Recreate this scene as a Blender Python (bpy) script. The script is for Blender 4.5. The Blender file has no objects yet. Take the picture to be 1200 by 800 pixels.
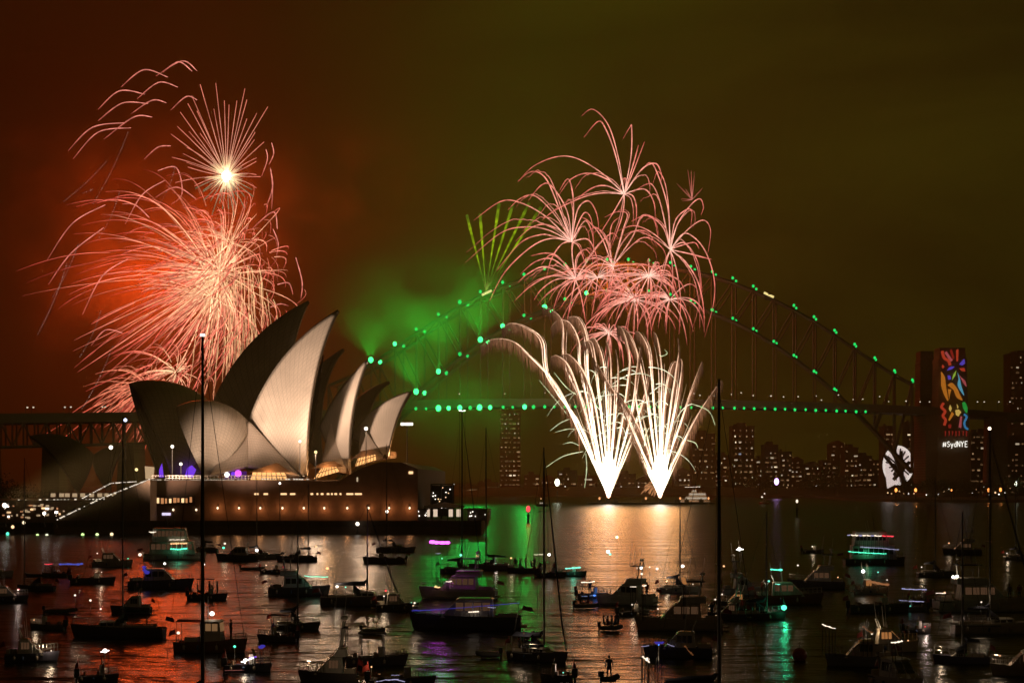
import bpy, bmesh, math, random
from mathutils import Vector, Matrix, noise
R = math.radians
SC = bpy.context.scene
COL = SC.collection
random.seed(7)
F = 2300.0            # focal length in photo pixels (photo is 1200 wide)
CAMZ = 14.5
HOR = 560.0           # photo row of the horizon
HAZE_D = 0.00026
RED_P = 1.5e6

def at(x, y, Y):
    """the point at depth Y metres that stands at photo pixel x, y"""
    return Vector(((x - 600) * Y / F, Y, CAMZ + (HOR - y) * Y / F))
def depth_of(y, z=0.0):
    return (CAMZ - z) * F / (y - HOR)

# ------------------------------------------------------------------ camera
cam_d = bpy.data.cameras.new("camera")
cam_d.sensor_width = 36; cam_d.lens = 36 * F / 1200
cam_d.shift_y = (HOR - 400) / 1200
cam_d.clip_start = 1; cam_d.clip_end = 20000
cam = bpy.data.objects.new("camera", cam_d); COL.objects.link(cam)
cam.location = (0, 0, CAMZ); cam.rotation_euler = (R(90), 0, 0)
SC.camera = cam

# ------------------------------------------------------------------ world: low night cloud over a city
W = bpy.data.worlds.new("World"); SC.world = W; W.use_nodes = True
nt = W.node_tree; N = nt.nodes; L = nt.links
bg = N["Background"]
tc = N.new("ShaderNodeTexCoord")
mp = N.new("ShaderNodeMapping"); mp.inputs["Scale"].default_value = (4, 4, 9)
mp.inputs["Rotation"].default_value = (0, R(14), 0)
nz = N.new("ShaderNodeTexNoise"); nz.inputs["Scale"].default_value = 1.0
nz.inputs["Detail"].default_value = 5; nz.inputs["Roughness"].default_value = .5
nz.inputs["Distortion"].default_value = .6
L.new(tc.outputs["Generated"], mp.inputs[0]); L.new(mp.outputs[0], nz.inputs["Vector"])
sx = N.new("ShaderNodeSeparateXYZ"); L.new(tc.outputs["Generated"], sx.inputs[0])
mr = N.new("ShaderNodeMapRange"); mr.inputs[1].default_value = -.28; mr.inputs[2].default_value = .28
L.new(sx.outputs[0], mr.inputs[0])
rp = N.new("ShaderNodeValToRGB"); el = rp.color_ramp.elements
el[0].position = 0; el[0].color = (.006, .0016, .0002, 1)
el[1].position = 1; el[1].color = (.023, .0190, .0012, 1)
for p, c in ((.28, (.012, .0026, .0004)), (.39, (.017, .0085, .0007)), (.52, (.020, .0185, .0012)), (.68, (.028, .0245, .0013)), (.85, (.028, .0225, .0013))):
    e = el.new(p); e.color = (*c, 1)
L.new(mr.outputs[0], rp.inputs[0])
cr = N.new("ShaderNodeMapRange"); cr.inputs[1].default_value = .3; cr.inputs[2].default_value = .75
cr.inputs[3].default_value = .30; cr.inputs[4].default_value = 1.9
L.new(nz.outputs["Fac"], cr.inputs[0])
mx = N.new("ShaderNodeMix"); mx.data_type = 'RGBA'; mx.blend_type = 'MULTIPLY'; mx.inputs[0].default_value = 1
L.new(rp.outputs[0], mx.inputs[6]); L.new(cr.outputs[0], mx.inputs[7])
bk = N.new("ShaderNodeMapRange"); bk.inputs[1].default_value = -.1; bk.inputs[2].default_value = .6; bk.inputs[3].default_value = .22; bk.inputs[4].default_value = 1
L.new(sx.outputs[1], bk.inputs[0])
m2_ = N.new("ShaderNodeMix"); m2_.data_type = 'RGBA'; m2_.inputs[6].default_value = (.0085, .0042, .0016, 1)
L.new(bk.outputs[0], m2_.inputs[0]); L.new(mx.outputs[2], m2_.inputs[7])
L.new(m2_.outputs[2], bg.inputs["Color"]); bg.inputs["Strength"].default_value = 0.95

SC.view_settings.view_transform = 'Standard'; SC.view_settings.look = 'None'
SC.view_settings.exposure = 0; SC.view_settings.gamma = 1
SC.view_settings.use_curve_mapping = False
cy = SC.cycles
SC.render.engine = 'CYCLES'
cy.use_denoising = True
try: cy.denoiser = 'OPENIMAGEDENOISE'
except Exception: pass
cy.max_bounces = 5; cy.diffuse_bounces = 1; cy.glossy_bounces = 2; cy.transparent_max_bounces = 8
cy.transmission_bounces = 2; cy.volume_bounces = 0
cy.sample_clamp_indirect = 4; cy.sample_clamp_direct = 0
cy.use_light_tree = True
cy.caustics_reflective = False; cy.caustics_refractive = False

# ------------------------------------------------------------------ materials
MATS = {}
def mat(name, col, rough=.6, metal=0.0, var=.25, scale=1.5, spec=.4):
    if name in MATS: return MATS[name]
    m = bpy.data.materials.new(name); m.use_nodes = True
    t = m.node_tree; b = t.nodes["Principled BSDF"]
    b.inputs["Roughness"].default_value = rough; b.inputs["Metallic"].default_value = metal
    b.inputs["Specular IOR Level"].default_value = spec
    if var:
        c = t.nodes.new("ShaderNodeTexCoord")
        n = t.nodes.new("ShaderNodeTexNoise"); n.inputs["Scale"].default_value = scale; n.inputs["Detail"].default_value = 4
        r = t.nodes.new("ShaderNodeValToRGB")
        r.color_ramp.elements[0].position = .3; r.color_ramp.elements[1].position = .72
        r.color_ramp.elements[0].color = (*[x * (1 - var) for x in col], 1)
        r.color_ramp.elements[1].color = (*[min(1, x * (1 + var)) for x in col], 1)
        t.links.new(c.outputs["Object"], n.inputs["Vector"]); t.links.new(n.outputs["Fac"], r.inputs[0])
        t.links.new(r.outputs[0], b.inputs["Base Color"])
    else:
        b.inputs["Base Color"].default_value = (*col, 1)
    MATS[name] = m
    return m
def glow(name, col, k):
    """a material that gives off light: bulbs, lit glass, burning stars"""
    if name in MATS: return MATS[name]
    m = bpy.data.materials.new(name); m.use_nodes = True
    t = m.node_tree; t.nodes.clear()
    e = t.nodes.new("ShaderNodeEmission"); e.inputs[0].default_value = (*col, 1); e.inputs[1].default_value = k
    o = t.nodes.new("ShaderNodeOutputMaterial"); t.links.new(e.outputs[0], o.inputs[0])
    m.cycles.emission_sampling = 'NONE'
    MATS[name] = m
    return m
def spark_mat():
    if "burning_spark" in MATS: return MATS["burning_spark"]
    m = bpy.data.materials.new("burning_spark"); m.use_nodes = True
    t = m.node_tree; t.nodes.clear()
    a = t.nodes.new("ShaderNodeAttribute"); a.attribute_name = "spark_heat"
    e = t.nodes.new("ShaderNodeEmission"); e.inputs[1].default_value = 1
    t.links.new(a.outputs["Color"], e.inputs[0])
    o = t.nodes.new("ShaderNodeOutputMaterial"); t.links.new(e.outputs[0], o.inputs[0])
    m.cycles.emission_sampling = 'NONE'
    MATS["burning_spark"] = m
    return m

# ------------------------------------------------------------------ mesh helpers
class MB:
    def __init__(s): s.v = []; s.f = []; s.c = []
    def add(s, vs, fs, cs=None):
        o = len(s.v); s.v += [tuple(p) for p in vs]; s.f += [tuple(i + o for i in q) for q in fs]
        if cs is not None: s.c += cs
        return s
    def box(s, x0, x1, y0, y1, z0, z1, M=None):
        vs = [Vector((x, y, z)) for z in (z0, z1) for y in (y0, y1) for x in (x0, x1)]
        if M: vs = [M @ p for p in vs]
        return s.add(vs, [(0, 2, 3, 1), (4, 5, 7, 6), (0, 1, 5, 4), (2, 6, 7, 3), (0, 4, 6, 2), (1, 3, 7, 5)])
    def frustum(s, b, t, z0, z1, M=None):
        """b, t: (x0,x1,y0,y1) at the bottom and top"""
        vs = [Vector((x, y, z0)) for y in (b[2], b[3]) for x in (b[0], b[1])] + [Vector((x, y, z1)) for y in (t[2], t[3]) for x in (t[0], t[1])]
        if M: vs = [M @ p for p in vs]
        return s.add(vs, [(0, 2, 3, 1), (4, 5, 7, 6), (0, 1, 5, 4), (2, 6, 7, 3), (0, 4, 6, 2), (1, 3, 7, 5)])
    def prism(s, poly, d, M=None):
        """closed polygon of 3D points pushed along vector d"""
        n = len(poly); d = Vector(d)
        vs = [Vector(p) for p in poly] + [Vector(p) + d for p in poly]
        if M: vs = [M @ p for p in vs]
        fs = [tuple(range(n))[::-1], tuple(range(n, 2 * n))] + [(i, (i + 1) % n, n + (i + 1) % n, n + i) for i in range(n)]
        return s.add(vs, fs)
    def tube(s, pts, rad, sides=6, cols=None, cap=True):
        pts = [Vector(p) for p in pts]; n = len(pts)
        if not hasattr(rad, '__len__'): rad = [rad] * n
        vs = []; cs = []
        for i, p in enumerate(pts):
            d = (pts[min(i + 1, n - 1)] - pts[max(i - 1, 0)])
            d = d.normalized() if d.length > 1e-9 else Vector((0, 0, 1))
            a = Vector((0, 1, 0)) if abs(d.y) < .9 else Vector((1, 0, 0))
            u = d.cross(a).normalized(); w = d.cross(u)
            for k in range(sides):
                t = 2 * math.pi * k / sides
                vs.append(p + (u * math.cos(t) + w * math.sin(t)) * rad[i])
                if cols is not None: cs.append(cols[i])
        fs = [(i * sides + k, i * sides + (k + 1) % sides, (i + 1) * sides + (k + 1) % sides, (i + 1) * sides + k) for i in range(n - 1) for k in range(sides)]
        if cap: fs += [tuple(range(sides))[::-1], tuple(range((n - 1) * sides, n * sides))]
        return s.add(vs, fs, cs if cols is not None else None)
    def ball(s, c, r, sx=1, sy=1, sz=1, nu=8, nv=5, col=None):
        c = Vector(c); vs = [c + Vector((0, 0, -r * sz))]
        for j in range(1, nv):
            a = -math.pi / 2 + math.pi * j / nv
            for i in range(nu):
                t = 2 * math.pi * i / nu
                vs.append(c + Vector((r * sx * math.cos(a) * math.cos(t), r * sy * math.cos(a) * math.sin(t), r * sz * math.sin(a))))
        vs.append(c + Vector((0, 0, r * sz))); m = len(vs) - 1
        fs = [(0, 1 + (i + 1) % nu, 1 + i) for i in range(nu)]
        fs += [(1 + j * nu + i, 1 + j * nu + (i + 1) % nu, 1 + (j + 1) * nu + (i + 1) % nu, 1 + (j + 1) * nu + i) for j in range(nv - 2) for i in range(nu)]
        fs += [(m, m - nu + i, m - nu + (i + 1) % nu) for i in range(nu)]
        return s.add(vs, fs, [col] * len(vs) if col is not None else None)
    def build(s, name, m, parent=None, smooth=False, loc=None, uv=None):
        me = bpy.data.meshes.new(name); me.from_pydata(s.v, [], s.f); me.update()
        if m: me.materials.append(m)
        if s.c:
            a = me.attributes.new("spark_heat", 'FLOAT_COLOR', 'POINT')
            a.data.foreach_set("color", [x for q in s.c for x in (q[0], q[1], q[2], 1.0)])
        if smooth: me.polygons.foreach_set("use_smooth", [True] * len(me.polygons))
        o = bpy.data.objects.new(name, me); COL.objects.link(o)
        if loc is not None: o.location = loc
        if parent: o.parent = parent
        return o
def tag(o, label=None, cat=None, group=None, kind=None):
    if label: o['label'] = label
    if cat: o['category'] = cat
    if group: o['group'] = group
    if kind: o['kind'] = kind
    return o
def thing(name, label, cat, loc=(0, 0, 0), rz=0.0, group=None):
    o = bpy.data.objects.new(name, None); COL.objects.link(o)
    o.location = loc; o.rotation_euler = (0, 0, rz); o.empty_display_size = .5
    return tag(o, label, cat, group)
def kids(o): return [c for c in bpy.data.objects if c.parent is o]
def lamp(name, loc, col, power, size=.5, parent=None, spot=None, aim=None, blend=.5):
    d = bpy.data.lights.new(name, 'SPOT' if spot else 'POINT')
    d.color = col; d.energy = power; d.shadow_soft_size = size
    o = bpy.data.objects.new(name, d); COL.objects.link(o); o.location = loc
    if spot:
        d.spot_size = spot; d.spot_blend = blend
        o.rotation_euler = (Vector(aim) - Vector(loc)).to_track_quat('-Z', 'Y').to_euler()
    if parent: o.parent = parent
    return o
# ------------------------------------------------------------------ haze
hz = MB(); hz.box(-1500, 1500, -60, 2600, -3.0, 560)
m = bpy.data.materials.new("hazy_air"); m.use_nodes = True
t = m.node_tree; t.nodes.clear()
pv = t.nodes.new("ShaderNodeVolumePrincipled"); pv.inputs["Color"].default_value = (.95, .78, .35, 1)
pv.inputs["Density"].default_value = HAZE_D
o_ = t.nodes.new("ShaderNodeOutputMaterial"); t.links.new(pv.outputs[0], o_.inputs["Volume"])
haze = hz.build("haze", m); tag(haze, "thin smoke haze drifting over the harbour", None, None, "stuff")

# ------------------------------------------------------------------ harbour water and shores
m = bpy.data.materials.new("harbour_water"); m.use_nodes = True
t = m.node_tree; b = t.nodes["Principled BSDF"]
b.inputs["Base Color"].default_value = (.004, .006, .006, 1); b.inputs["Roughness"].default_value = .24
b.inputs["IOR"].default_value = 1.16
tc = t.nodes.new("ShaderNodeTexCoord")
prev = None
for sc_, st, ds, stretch, rot in ((.045, .8, 1.6, (1, 1.6, 1), 12), (.17, .7, .8, (1, 1.5, 1), -18), (.6, .55, .30, (1, 1.3, 1), 30)):
    mp = t.nodes.new("ShaderNodeMapping"); mp.inputs["Scale"].default_value = stretch; mp.inputs["Rotation"].default_value = (0, 0, R(rot))
    n = t.nodes.new("ShaderNodeTexNoise"); n.inputs["Scale"].default_value = sc_; n.inputs["Detail"].default_value = 3; n.inputs["Distortion"].default_value = .4
    bp = t.nodes.new("ShaderNodeBump"); bp.inputs["Strength"].default_value = st; bp.inputs["Distance"].default_value = ds
    t.links.new(tc.outputs["Object"], mp.inputs[0]); t.links.new(mp.outputs[0], n.inputs["Vector"]); t.links.new(n.outputs["Fac"], bp.inputs["Height"])
    if prev: t.links.new(prev.outputs[0], bp.inputs["Normal"])
    prev = bp
t.links.new(prev.outputs[0], b.inputs["Normal"])
wm = MB(); wm.add([(-6000, -400, 0), (6000, -400, 0), (6000, 9000, 0), (-6000, 9000, 0)], [(0, 1, 2, 3)])
tag(wm.build("harbour_water", m), "dark rippled harbour water reflecting fireworks", None, None, "structure")
# land: north shore, pylon point, west shore behind the opera house
M_LAND = mat("dark_ground", (.05, .045, .035), .95, var=.4, scale=.05)
def land(name, outline, h, label, slope=30):
    mb = MB(); n = len(outline)
    cx = sum(p[0] for p in outline) / n; cy_ = sum(p[1] for p in outline) / n
    v = [(x, y, -2) for x, y in outline] + [(x, y, 1.6) for x, y in outline]
    for x, y in outline:
        d = Vector((cx - x, cy_ - y)); k = min(slope / max(d.length, 1), .8)
        v.append((x + d.x * k, y + d.y * k, h))
    f = [(i, (i + 1) % n, n + (i + 1) % n, n + i) for i in range(n)] + [(n + i, n + (i + 1) % n, 2 * n + (i + 1) % n, 2 * n + i) for i in range(n)]
    f.append(tuple(range(2 * n, 3 * n)))
    mb.add(v, f); return tag(mb.build(name, M_LAND), label, None, None, "structure")
land("north_shore", [(-420, 1760), (-200, 1640), (-60, 1560), (60, 1530), (150, 1500), (230, 1440), (300, 1395), (345, 1340), (560, 1330), (900, 1380), (1400, 1500), (1400, 2500), (-420, 2500)], 7, "dark low shore across the harbour", 40)
land("west_shore", [(-1300, 900), (-420, 860), (-330, 900), (-240, 960), (-230, 1100), (-300, 1300), (-500, 1500), (-1300, 1500)], 7, "dark low shore behind the opera house", 40)
land("point_ground", [(-700, 500), (-150, 512), (-118, 520), (-118, 760), (-160, 860), (-700, 880)], 3.2, "dark foreshore at the foot of the stairs", 4)

# ------------------------------------------------------------------ drifting firework smoke
def smoke(label, x, y, Y, rx, ry, dens, col, seed, rot=0.0, nscale=3.0, lo=.42, hi=.72, dep=.6):
    k = Y / F; mb = MB(); mb.ball((0, 0, 0), 1, 1, 1, 1, 20, 12)
    m = bpy.data.materials.new("firework_smoke"); m.use_nodes = True; t = m.node_tree; t.nodes.clear()
    tc = t.nodes.new("ShaderNodeTexCoord")
    ln = t.nodes.new("ShaderNodeVectorMath"); ln.operation = 'LENGTH'; t.links.new(tc.outputs["Object"], ln.inputs[0])
    fo = t.nodes.new("ShaderNodeMapRange"); fo.interpolation_type = 'SMOOTHERSTEP'; fo.inputs[1].default_value = .98; fo.inputs[2].default_value = .1
    t.links.new(ln.outputs["Value"], fo.inputs[0])
    mp = t.nodes.new("ShaderNodeMapping"); mp.inputs["Location"].default_value = (seed, seed * 1.7, seed * .6); mp.inputs["Scale"].default_value = (rx / ry if rx > ry else 1, dep, 1 if rx > ry else ry / rx)
    t.links.new(tc.outputs["Object"], mp.inputs[0])
    n = t.nodes.new("ShaderNodeTexNoise"); n.inputs["Scale"].default_value = nscale; n.inputs["Detail"].default_value = 3; n.inputs["Distortion"].default_value = .5
    t.links.new(mp.outputs[0], n.inputs["Vector"])
    nr = t.nodes.new("ShaderNodeMapRange"); nr.inputs[1].default_value = lo; nr.inputs[2].default_value = hi; t.links.new(n.outputs["Fac"], nr.inputs[0])
    mu = t.nodes.new("ShaderNodeMath"); mu.operation = 'MULTIPLY'; t.links.new(fo.outputs[0], mu.inputs[0]); t.links.new(nr.outputs[0], mu.inputs[1])
    m2 = t.nodes.new("ShaderNodeMath"); m2.operation = 'MULTIPLY'; m2.inputs[1].default_value = dens; t.links.new(mu.outputs[0], m2.inputs[0])
    pv = t.nodes.new("ShaderNodeVolumePrincipled"); pv.inputs["Color"].default_value = (*col, 1); t.links.new(m2.outputs[0], pv.inputs["Density"])
    o_ = t.nodes.new("ShaderNodeOutputMaterial"); t.links.new(pv.outputs[0], o_.inputs["Volume"])
    o = mb.build("firework_smoke", m); o.location = at(x, y, Y); o.scale = (rx * k, min(rx, ry) * k * dep, ry * k); o.rotation_euler = (0, R(rot), 0)
    tag(o, label, None, None, "stuff"); return o
smoke("smoke cloud lit red round the dense left burst", 185, 310, 1310, 240, 220, .0125, (.9, .6, .3), 3, -25)
smoke("high torn smoke drifting left of the scattered arcs", 95, 190, 1330, 170, 110, .0042, (.9, .6, .3), 23, -20, 2.6, .46, .70)
smoke("high faint smoke drifting between the two shows", 400, 225, 1300, 230, 120, .0055, (.9, .65, .3), 31, -12, 2.8, .44, .72)
smoke("thin smoke bank above the pink bursts", 690, 175, 1230, 190, 80, .0030, (.75, .8, .3), 37, 10, 2.6, .44, .72)
smoke("thin smoke drifting right of the pink bursts", 900, 290, 1260, 170, 90, .0022, (.75, .8, .3), 41, 15, 2.6, .44, .72)
smoke("smoke plume lit green above the bridge's left half", 525, 420, 1140, 220, 165, .0120, (.55, .9, .45), 8, 15, 2.6, .36, .66)
smoke("thin smoke round the pink bursts", 725, 345, 1190, 140, 130, .0018, (.9, .7, .4), 13)
smoke("smoke lit warm inside the white fountains", 745, 500, 1125, 120, 95, .0040, (.9, .75, .5), 53, 0, 3.0, .38, .7)
smoke("low smoke on the water behind the fountain barge", 740, 560, 1150, 130, 38, .0035, (.9, .75, .55), 17, 0, 2.5)
# ------------------------------------------------------------------ the opera house
def tile_mat(name, col, nu, nv, rough=.38):
    m = bpy.data.materials.new(name); m.use_nodes = True
    t = m.node_tree; b = t.nodes["Principled BSDF"]; b.inputs["Roughness"].default_value = rough
    uv = t.nodes.new("ShaderNodeUVMap"); s = t.nodes.new("ShaderNodeSeparateXYZ"); t.links.new(uv.outputs[0], s.inputs[0])
    def line(out, n, w):
        a = t.nodes.new("ShaderNodeMath"); a.operation = 'MULTIPLY'; a.inputs[1].default_value = n; t.links.new(out, a.inputs[0])
        f = t.nodes.new("ShaderNodeMath"); f.operation = 'FRACT'; t.links.new(a.outputs[0], f.inputs[0])
        g = t.nodes.new("ShaderNodeMath"); g.operation = 'LESS_THAN'; g.inputs[1].default_value = w; t.links.new(f.outputs[0], g.inputs[0])
        return g.outputs[0]
    l1 = line(s.outputs[0], nu, .09); l2 = line(s.outputs[1], nv, .10)
    mxm = t.nodes.new("ShaderNodeMath"); mxm.operation = 'MAXIMUM'; t.links.new(l1, mxm.inputs[0]); t.links.new(l2, mxm.inputs[1])
    tc = t.nodes.new("ShaderNodeTexCoord"); n = t.nodes.new("ShaderNodeTexNoise"); n.inputs["Scale"].default_value = .16; n.inputs["Detail"].default_value = 6
    t.links.new(tc.outputs["Object"], n.inputs["Vector"])
    r = t.nodes.new("ShaderNodeValToRGB"); r.color_ramp.elements[0].position = .3; r.color_ramp.elements[1].position = .75
    r.color_ramp.elements[0].color = (*[x * .82 for x in col], 1); r.color_ramp.elements[1].color = (*[min(1, x * 1.08) for x in col], 1)
    t.links.new(n.outputs["Fac"], r.inputs[0])
    mx = t.nodes.new("ShaderNodeMix"); mx.data_type = 'RGBA'; t.links.new(mxm.outputs[0], mx.inputs[0]); t.links.new(r.outputs[0], mx.inputs[6])
    mx.inputs[7].default_value = (*[x * .62 for x in col], 1)
    t.links.new(mx.outputs[2], b.inputs["Base Color"])
    return m
M_TILE = tile_mat("ceramic_tile", (.62, .54, .46), 17, 30)
M_TILE2 = tile_mat("plain_ceramic_tile", (.54, .45, .38), 11, 18)
M_GRAN = mat("granite_panel", (.17, .10, .07), .75, var=.25, scale=.35)
M_CONC = mat("raw_concrete", (.30, .22, .17), .8, var=.2, scale=.3)
M_BRONZE = mat("bronze_mullion", (.12, .07, .04), .45, .6, var=.1)
M_FOYER = glow("foyer_light", (1, .50, .17), 1.5)
M_WARMWIN = glow("warm_window_light", (1, .62, .30), 1.6)
M_WHITEL = glow("white_lamp_light", (1, .93, .80), 4)
M_COOLL = glow("cool_lamp_light", (.75, .82, 1), 4)
M_PURPLE = glow("purple_stage_light", (.22, .05, 1), .9)
M_VIOLET = glow("violet_stage_light", (.75, .12, 1), 1.6)
M_DARK = mat("black_painted_metal", (.02, .02, .02), .5, var=0)
M_POLE = mat("dark_grey_metal", (.05, .05, .05), .5, .5, var=0)

opera = thing("opera_house", "large opera house with pale tiled sail roofs on a granite podium", "opera house", at(320, 560, 560))
OI = Matrix.Translation(-opera.location)
def ob(mb, name, m, parent=None, smooth=False):
    """link a mesh written in world space under the opera house or one of its parts"""
    if parent is None:
        mb.v = [tuple(Vector(p) - opera.location) for p in mb.v]; return mb.build(name, m, opera, smooth)
    mb.v = [tuple(Vector(p) - opera.location) for p in mb.v]; return mb.build(name, m, parent, smooth)
def ray(x, y): return Vector(((x - 600) / F, 1, (HOR - y) / F))
EYE = Vector((0, 0, CAMZ))
class Hall:
    def __init__(s, px, Y, th):
        s.o = at(px, 560, Y); s.a = Vector((math.cos(th), math.sin(th), 0)); s.n = Vector((math.sin(th), -math.cos(th), 0))
    def hit(s, xy, w=0.0):
        d = ray(*xy); q = s.o + s.n * w
        return EYE + d * ((q - EYE).dot(s.n) / d.dot(s.n))
    def side(s, w, xy): return s.hit(xy, w)
def patch(P, C, ridge, nv=18, v0=.02):
    g = []
    r = (P - C).length
    for Rp in ridge:
        a = (P - C).normalized(); b = (Rp - C).normalized(); om = a.angle(b); row = []
        for j in range(nv + 1):
            v = v0 + (1 - v0) * j / nv
            row.append(C + (a * math.sin((1 - v) * om) + b * math.sin(v * om)) / math.sin(om) * r)
        g.append(row)
    return g
def grid_mb(g, flip=False):
    nu, nv = len(g), len(g[0]); mb = MB()
    fs = []
    for i in range(nu - 1):
        for j in range(nv - 1):
            q = (i * nv + j, (i + 1) * nv + j, (i + 1) * nv + j + 1, i * nv + j + 1)
            fs.append(q[::-1] if flip else q)
    mb.add([p for row in g for p in row], fs); mb.uv = [(i / (nu - 1), j / (nv - 1)) for i in range(nu) for j in range(nv)]
    return mb
def shell(hall, T, B, P, w, sag, label=None, m=M_TILE, thick=1.1, nu=26, name="roof_shell"):
    T3, B3 = hall.hit(T), hall.hit(B); P3 = hall.hit(P, w)
    ch = T3 - B3; Lc = ch.length; mid = (T3 + B3) / 2
    r = Lc * Lc / (8 * sag) + sag / 2
    up = ch.cross(hall.n).normalized()
    if up.z < 0: up = -up
    C2 = mid - up * (r - sag)
    d = ((P3 - C2).length_squared - r * r) / (2 * (P3 - C2).dot(hall.n))
    # ridge arc from T to B
    e1 = (T3 - C2).normalized(); e2 = (B3 - C2).normalized(); om = e1.angle(e2)
    ridge = [C2 + (e1 * math.sin((1 - u) * om) + e2 * math.sin(u * om)) / math.sin(om) * r for u in [i / nu for i in range(nu + 1)]]
    mb = MB(); mb.uv = []
    for sgn in (1, -1):
        nn = hall.n * sgn
        Pp = P3 if sgn > 0 else P3 - hall.n * 2 * w
        C = C2 + nn * d
        g = patch(Pp, C, ridge)
        # outward faces
        q = grid_mb(g); p0, p1, p2 = [Vector(q.v[k]) for k in q.f[len(q.f) // 2][:3]]
        out = (p1 - p0).cross(p2 - p0).dot(p0 - C) > 0
        q = grid_mb(g, flip=not out)
        mb.add(q.v, q.f); mb.uv += q.uv
    o = ob(mb, name, m, None, True)
    uvl = o.data.uv_layers.new(name="UVMap")
    for l in o.data.loops: uvl.data[l.index].uv = mb.uv[l.vertex_index]
    so = o.modifiers.new("thickness", 'SOLIDIFY'); so.thickness = thick; so.offset = -1
    if label: o['label'] = label
    o['info'] = f"d={d:.1f} r={r:.1f} T={tuple(round(c,1) for c in T3)}"
    print("shell", label, "d", round(d, 1), "r", round(r, 1), "R", round(math.hypot(d, r), 1))
    return o, T3, B3, P3, P3 - hall.n * 2 * w
def tri_shell(hall, A, Bm, Cc, wA, wB, wC, bulge, label=None, name="side_shell", m=M_TILE2):
    """small curved three-cornered infill shell between two big ones"""
    a, b, c = hall.hit(A, wA), hall.hit(Bm, wB), hall.hit(Cc, wC)
    n = (b - a).cross(c - a).normalized()
    if n.dot(hall.n) < 0: n = -n
    g = []; K = 12
    for i in range(K + 1):
        row = []
        for j in range(K + 1):
            u, v = i / K, j / K
            p = a * (1 - v) + (b * (1 - u) + c * u) * v
            row.append(p + n * bulge * 4 * v * (1 - v * .75) * (.25 + u * (1 - u)) * (1 if v else 0))
        g.append(row)
    q = grid_mb(g); p0, p1, p2 = [Vector(q.v[k]) for k in q.f[K * K // 2][:3]]
    if (p1 - p0).cross(p2 - p0).dot(n) < 0: q = grid_mb(g, True)
    o = ob(q, name, m, None, True)
    uvl = o.data.uv_layers.new(name="UVMap")
    for l in o.data.loops: uvl.data[l.index].uv = q.uv[l.vertex_index]
    so = o.modifiers.new("thickness", 'SOLIDIFY'); so.thickness = .7; so.offset = -1
    if label: o['label'] = label
    return o
near = Hall(320, 565, R(8)); far = Hall(260, 640, R(16))
mm = .2457  # metres per photo pixel at the near hall
S1 = shell(near, (395.6, 362.5), (291, 493), (359, 561), 19, 15 * mm, "largest pale floodlit sail roof, its tip the highest of the near row")
S4 = shell(near, (207.5, 475.5), (291.5, 494), (241, 562), 13.5, 15 * mm, "low pale sail roof opening towards the stairs")
S2 = shell(near, (430, 421), (374, 500), (409, 556), 15, 5.5 * mm, "narrow pale sail roof behind the largest one")
S3 = shell(near, (482, 457.5), (410, 512), (453.5, 537), 13, 9 * mm, "last short sail roof at the harbour end")
tri_shell(near, (291, 495), (244, 560), (290, 549), 3, 16, 13, 1.2)
tri_shell(near, (291, 495), (291, 549), (352, 560), 3, 13, 18, 1.2)
tri_shell(near, (388, 498), (374, 552), (408, 556), 4, 14, 14, .8)
tri_shell(near, (424, 500), (418, 548), (452, 538), 4, 12, 12, .6)
C1 = shell(far, (361, 352), (238, 505), (330, 560), 24, 22 * .278, "tallest sail roof in shadow at the back")
C4 = shell(far, (151, 449), (262, 490), (203, 563), 22, 20 * .278, "unlit low sail roof with a glazed mouth facing the stairs")
C2_ = shell(far, (402, 408), (330, 500), (380, 556), 20, 12 * .278, "unlit middle sail roof at the back")
C3_ = shell(far, (456, 446), (390, 510), (430, 545), 18, 12 * .278, "unlit end sail roof at the back")
tri_shell(far, (250, 490), (205, 560), (255, 556), 4, 20, 18, 1.2)

# glass walls hung in the mouths of the shells
def glass_wall(hall, T, P, Pf, k, inset=.82, rows=10, cols=9):
    fr = MB(); pane = MB()
    top = Vector(T); a, b = Vector(P), Vector(Pf)
    cen = (a + b) / 2
    tip = cen + (top - cen) * inset
    lo = [a.lerp(b, i / cols) for i in range(cols + 1)]
    hi = []
    for i in range(cols + 1):
        s = i / cols; h = 1 - abs(2 * s - 1) ** 1.6
        base = a.lerp(b, s); hi.append(base + (tip - cen) * max(h, .02) + hall.a * k * h)
    mid = [l.lerp(h, .5) + hall.a * (k * .6) for l, h in zip(lo, hi)]
    for l, m_, h in zip(lo, mid, hi): fr.tube([l, m_, h], .22, 4)
    for i in range(cols):
        pane.add([lo[i], lo[i + 1], mid[i + 1], mid[i]], [(0, 1, 2, 3)]); pane.add([mid[i], mid[i + 1], hi[i + 1], hi[i]], [(0, 1, 2, 3)])
    p = ob(pane, "glass_wall", mat("dark_topaz_glass", (.05, .025, .012), .08, var=0, spec=.8)); fr.v = [tuple(v) for v in fr.v]
    ob(fr, "mullion", M_BRONZE, p)
    return p
glass_wall(far, C4[1], C4[3], C4[4], 1.0, .84)
glass_wall(near, S4[1], S4[3], S4[4], 1.0, .75)
glass_wall(near, S1[1], S1[3], S1[4], -1.5, .75)
glass_wall(near, S2[1], S2[3], S2[4], -1.5, .75)
glass_wall(near, S3[1], S3[3], S3[4], -2.0, .72)
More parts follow.
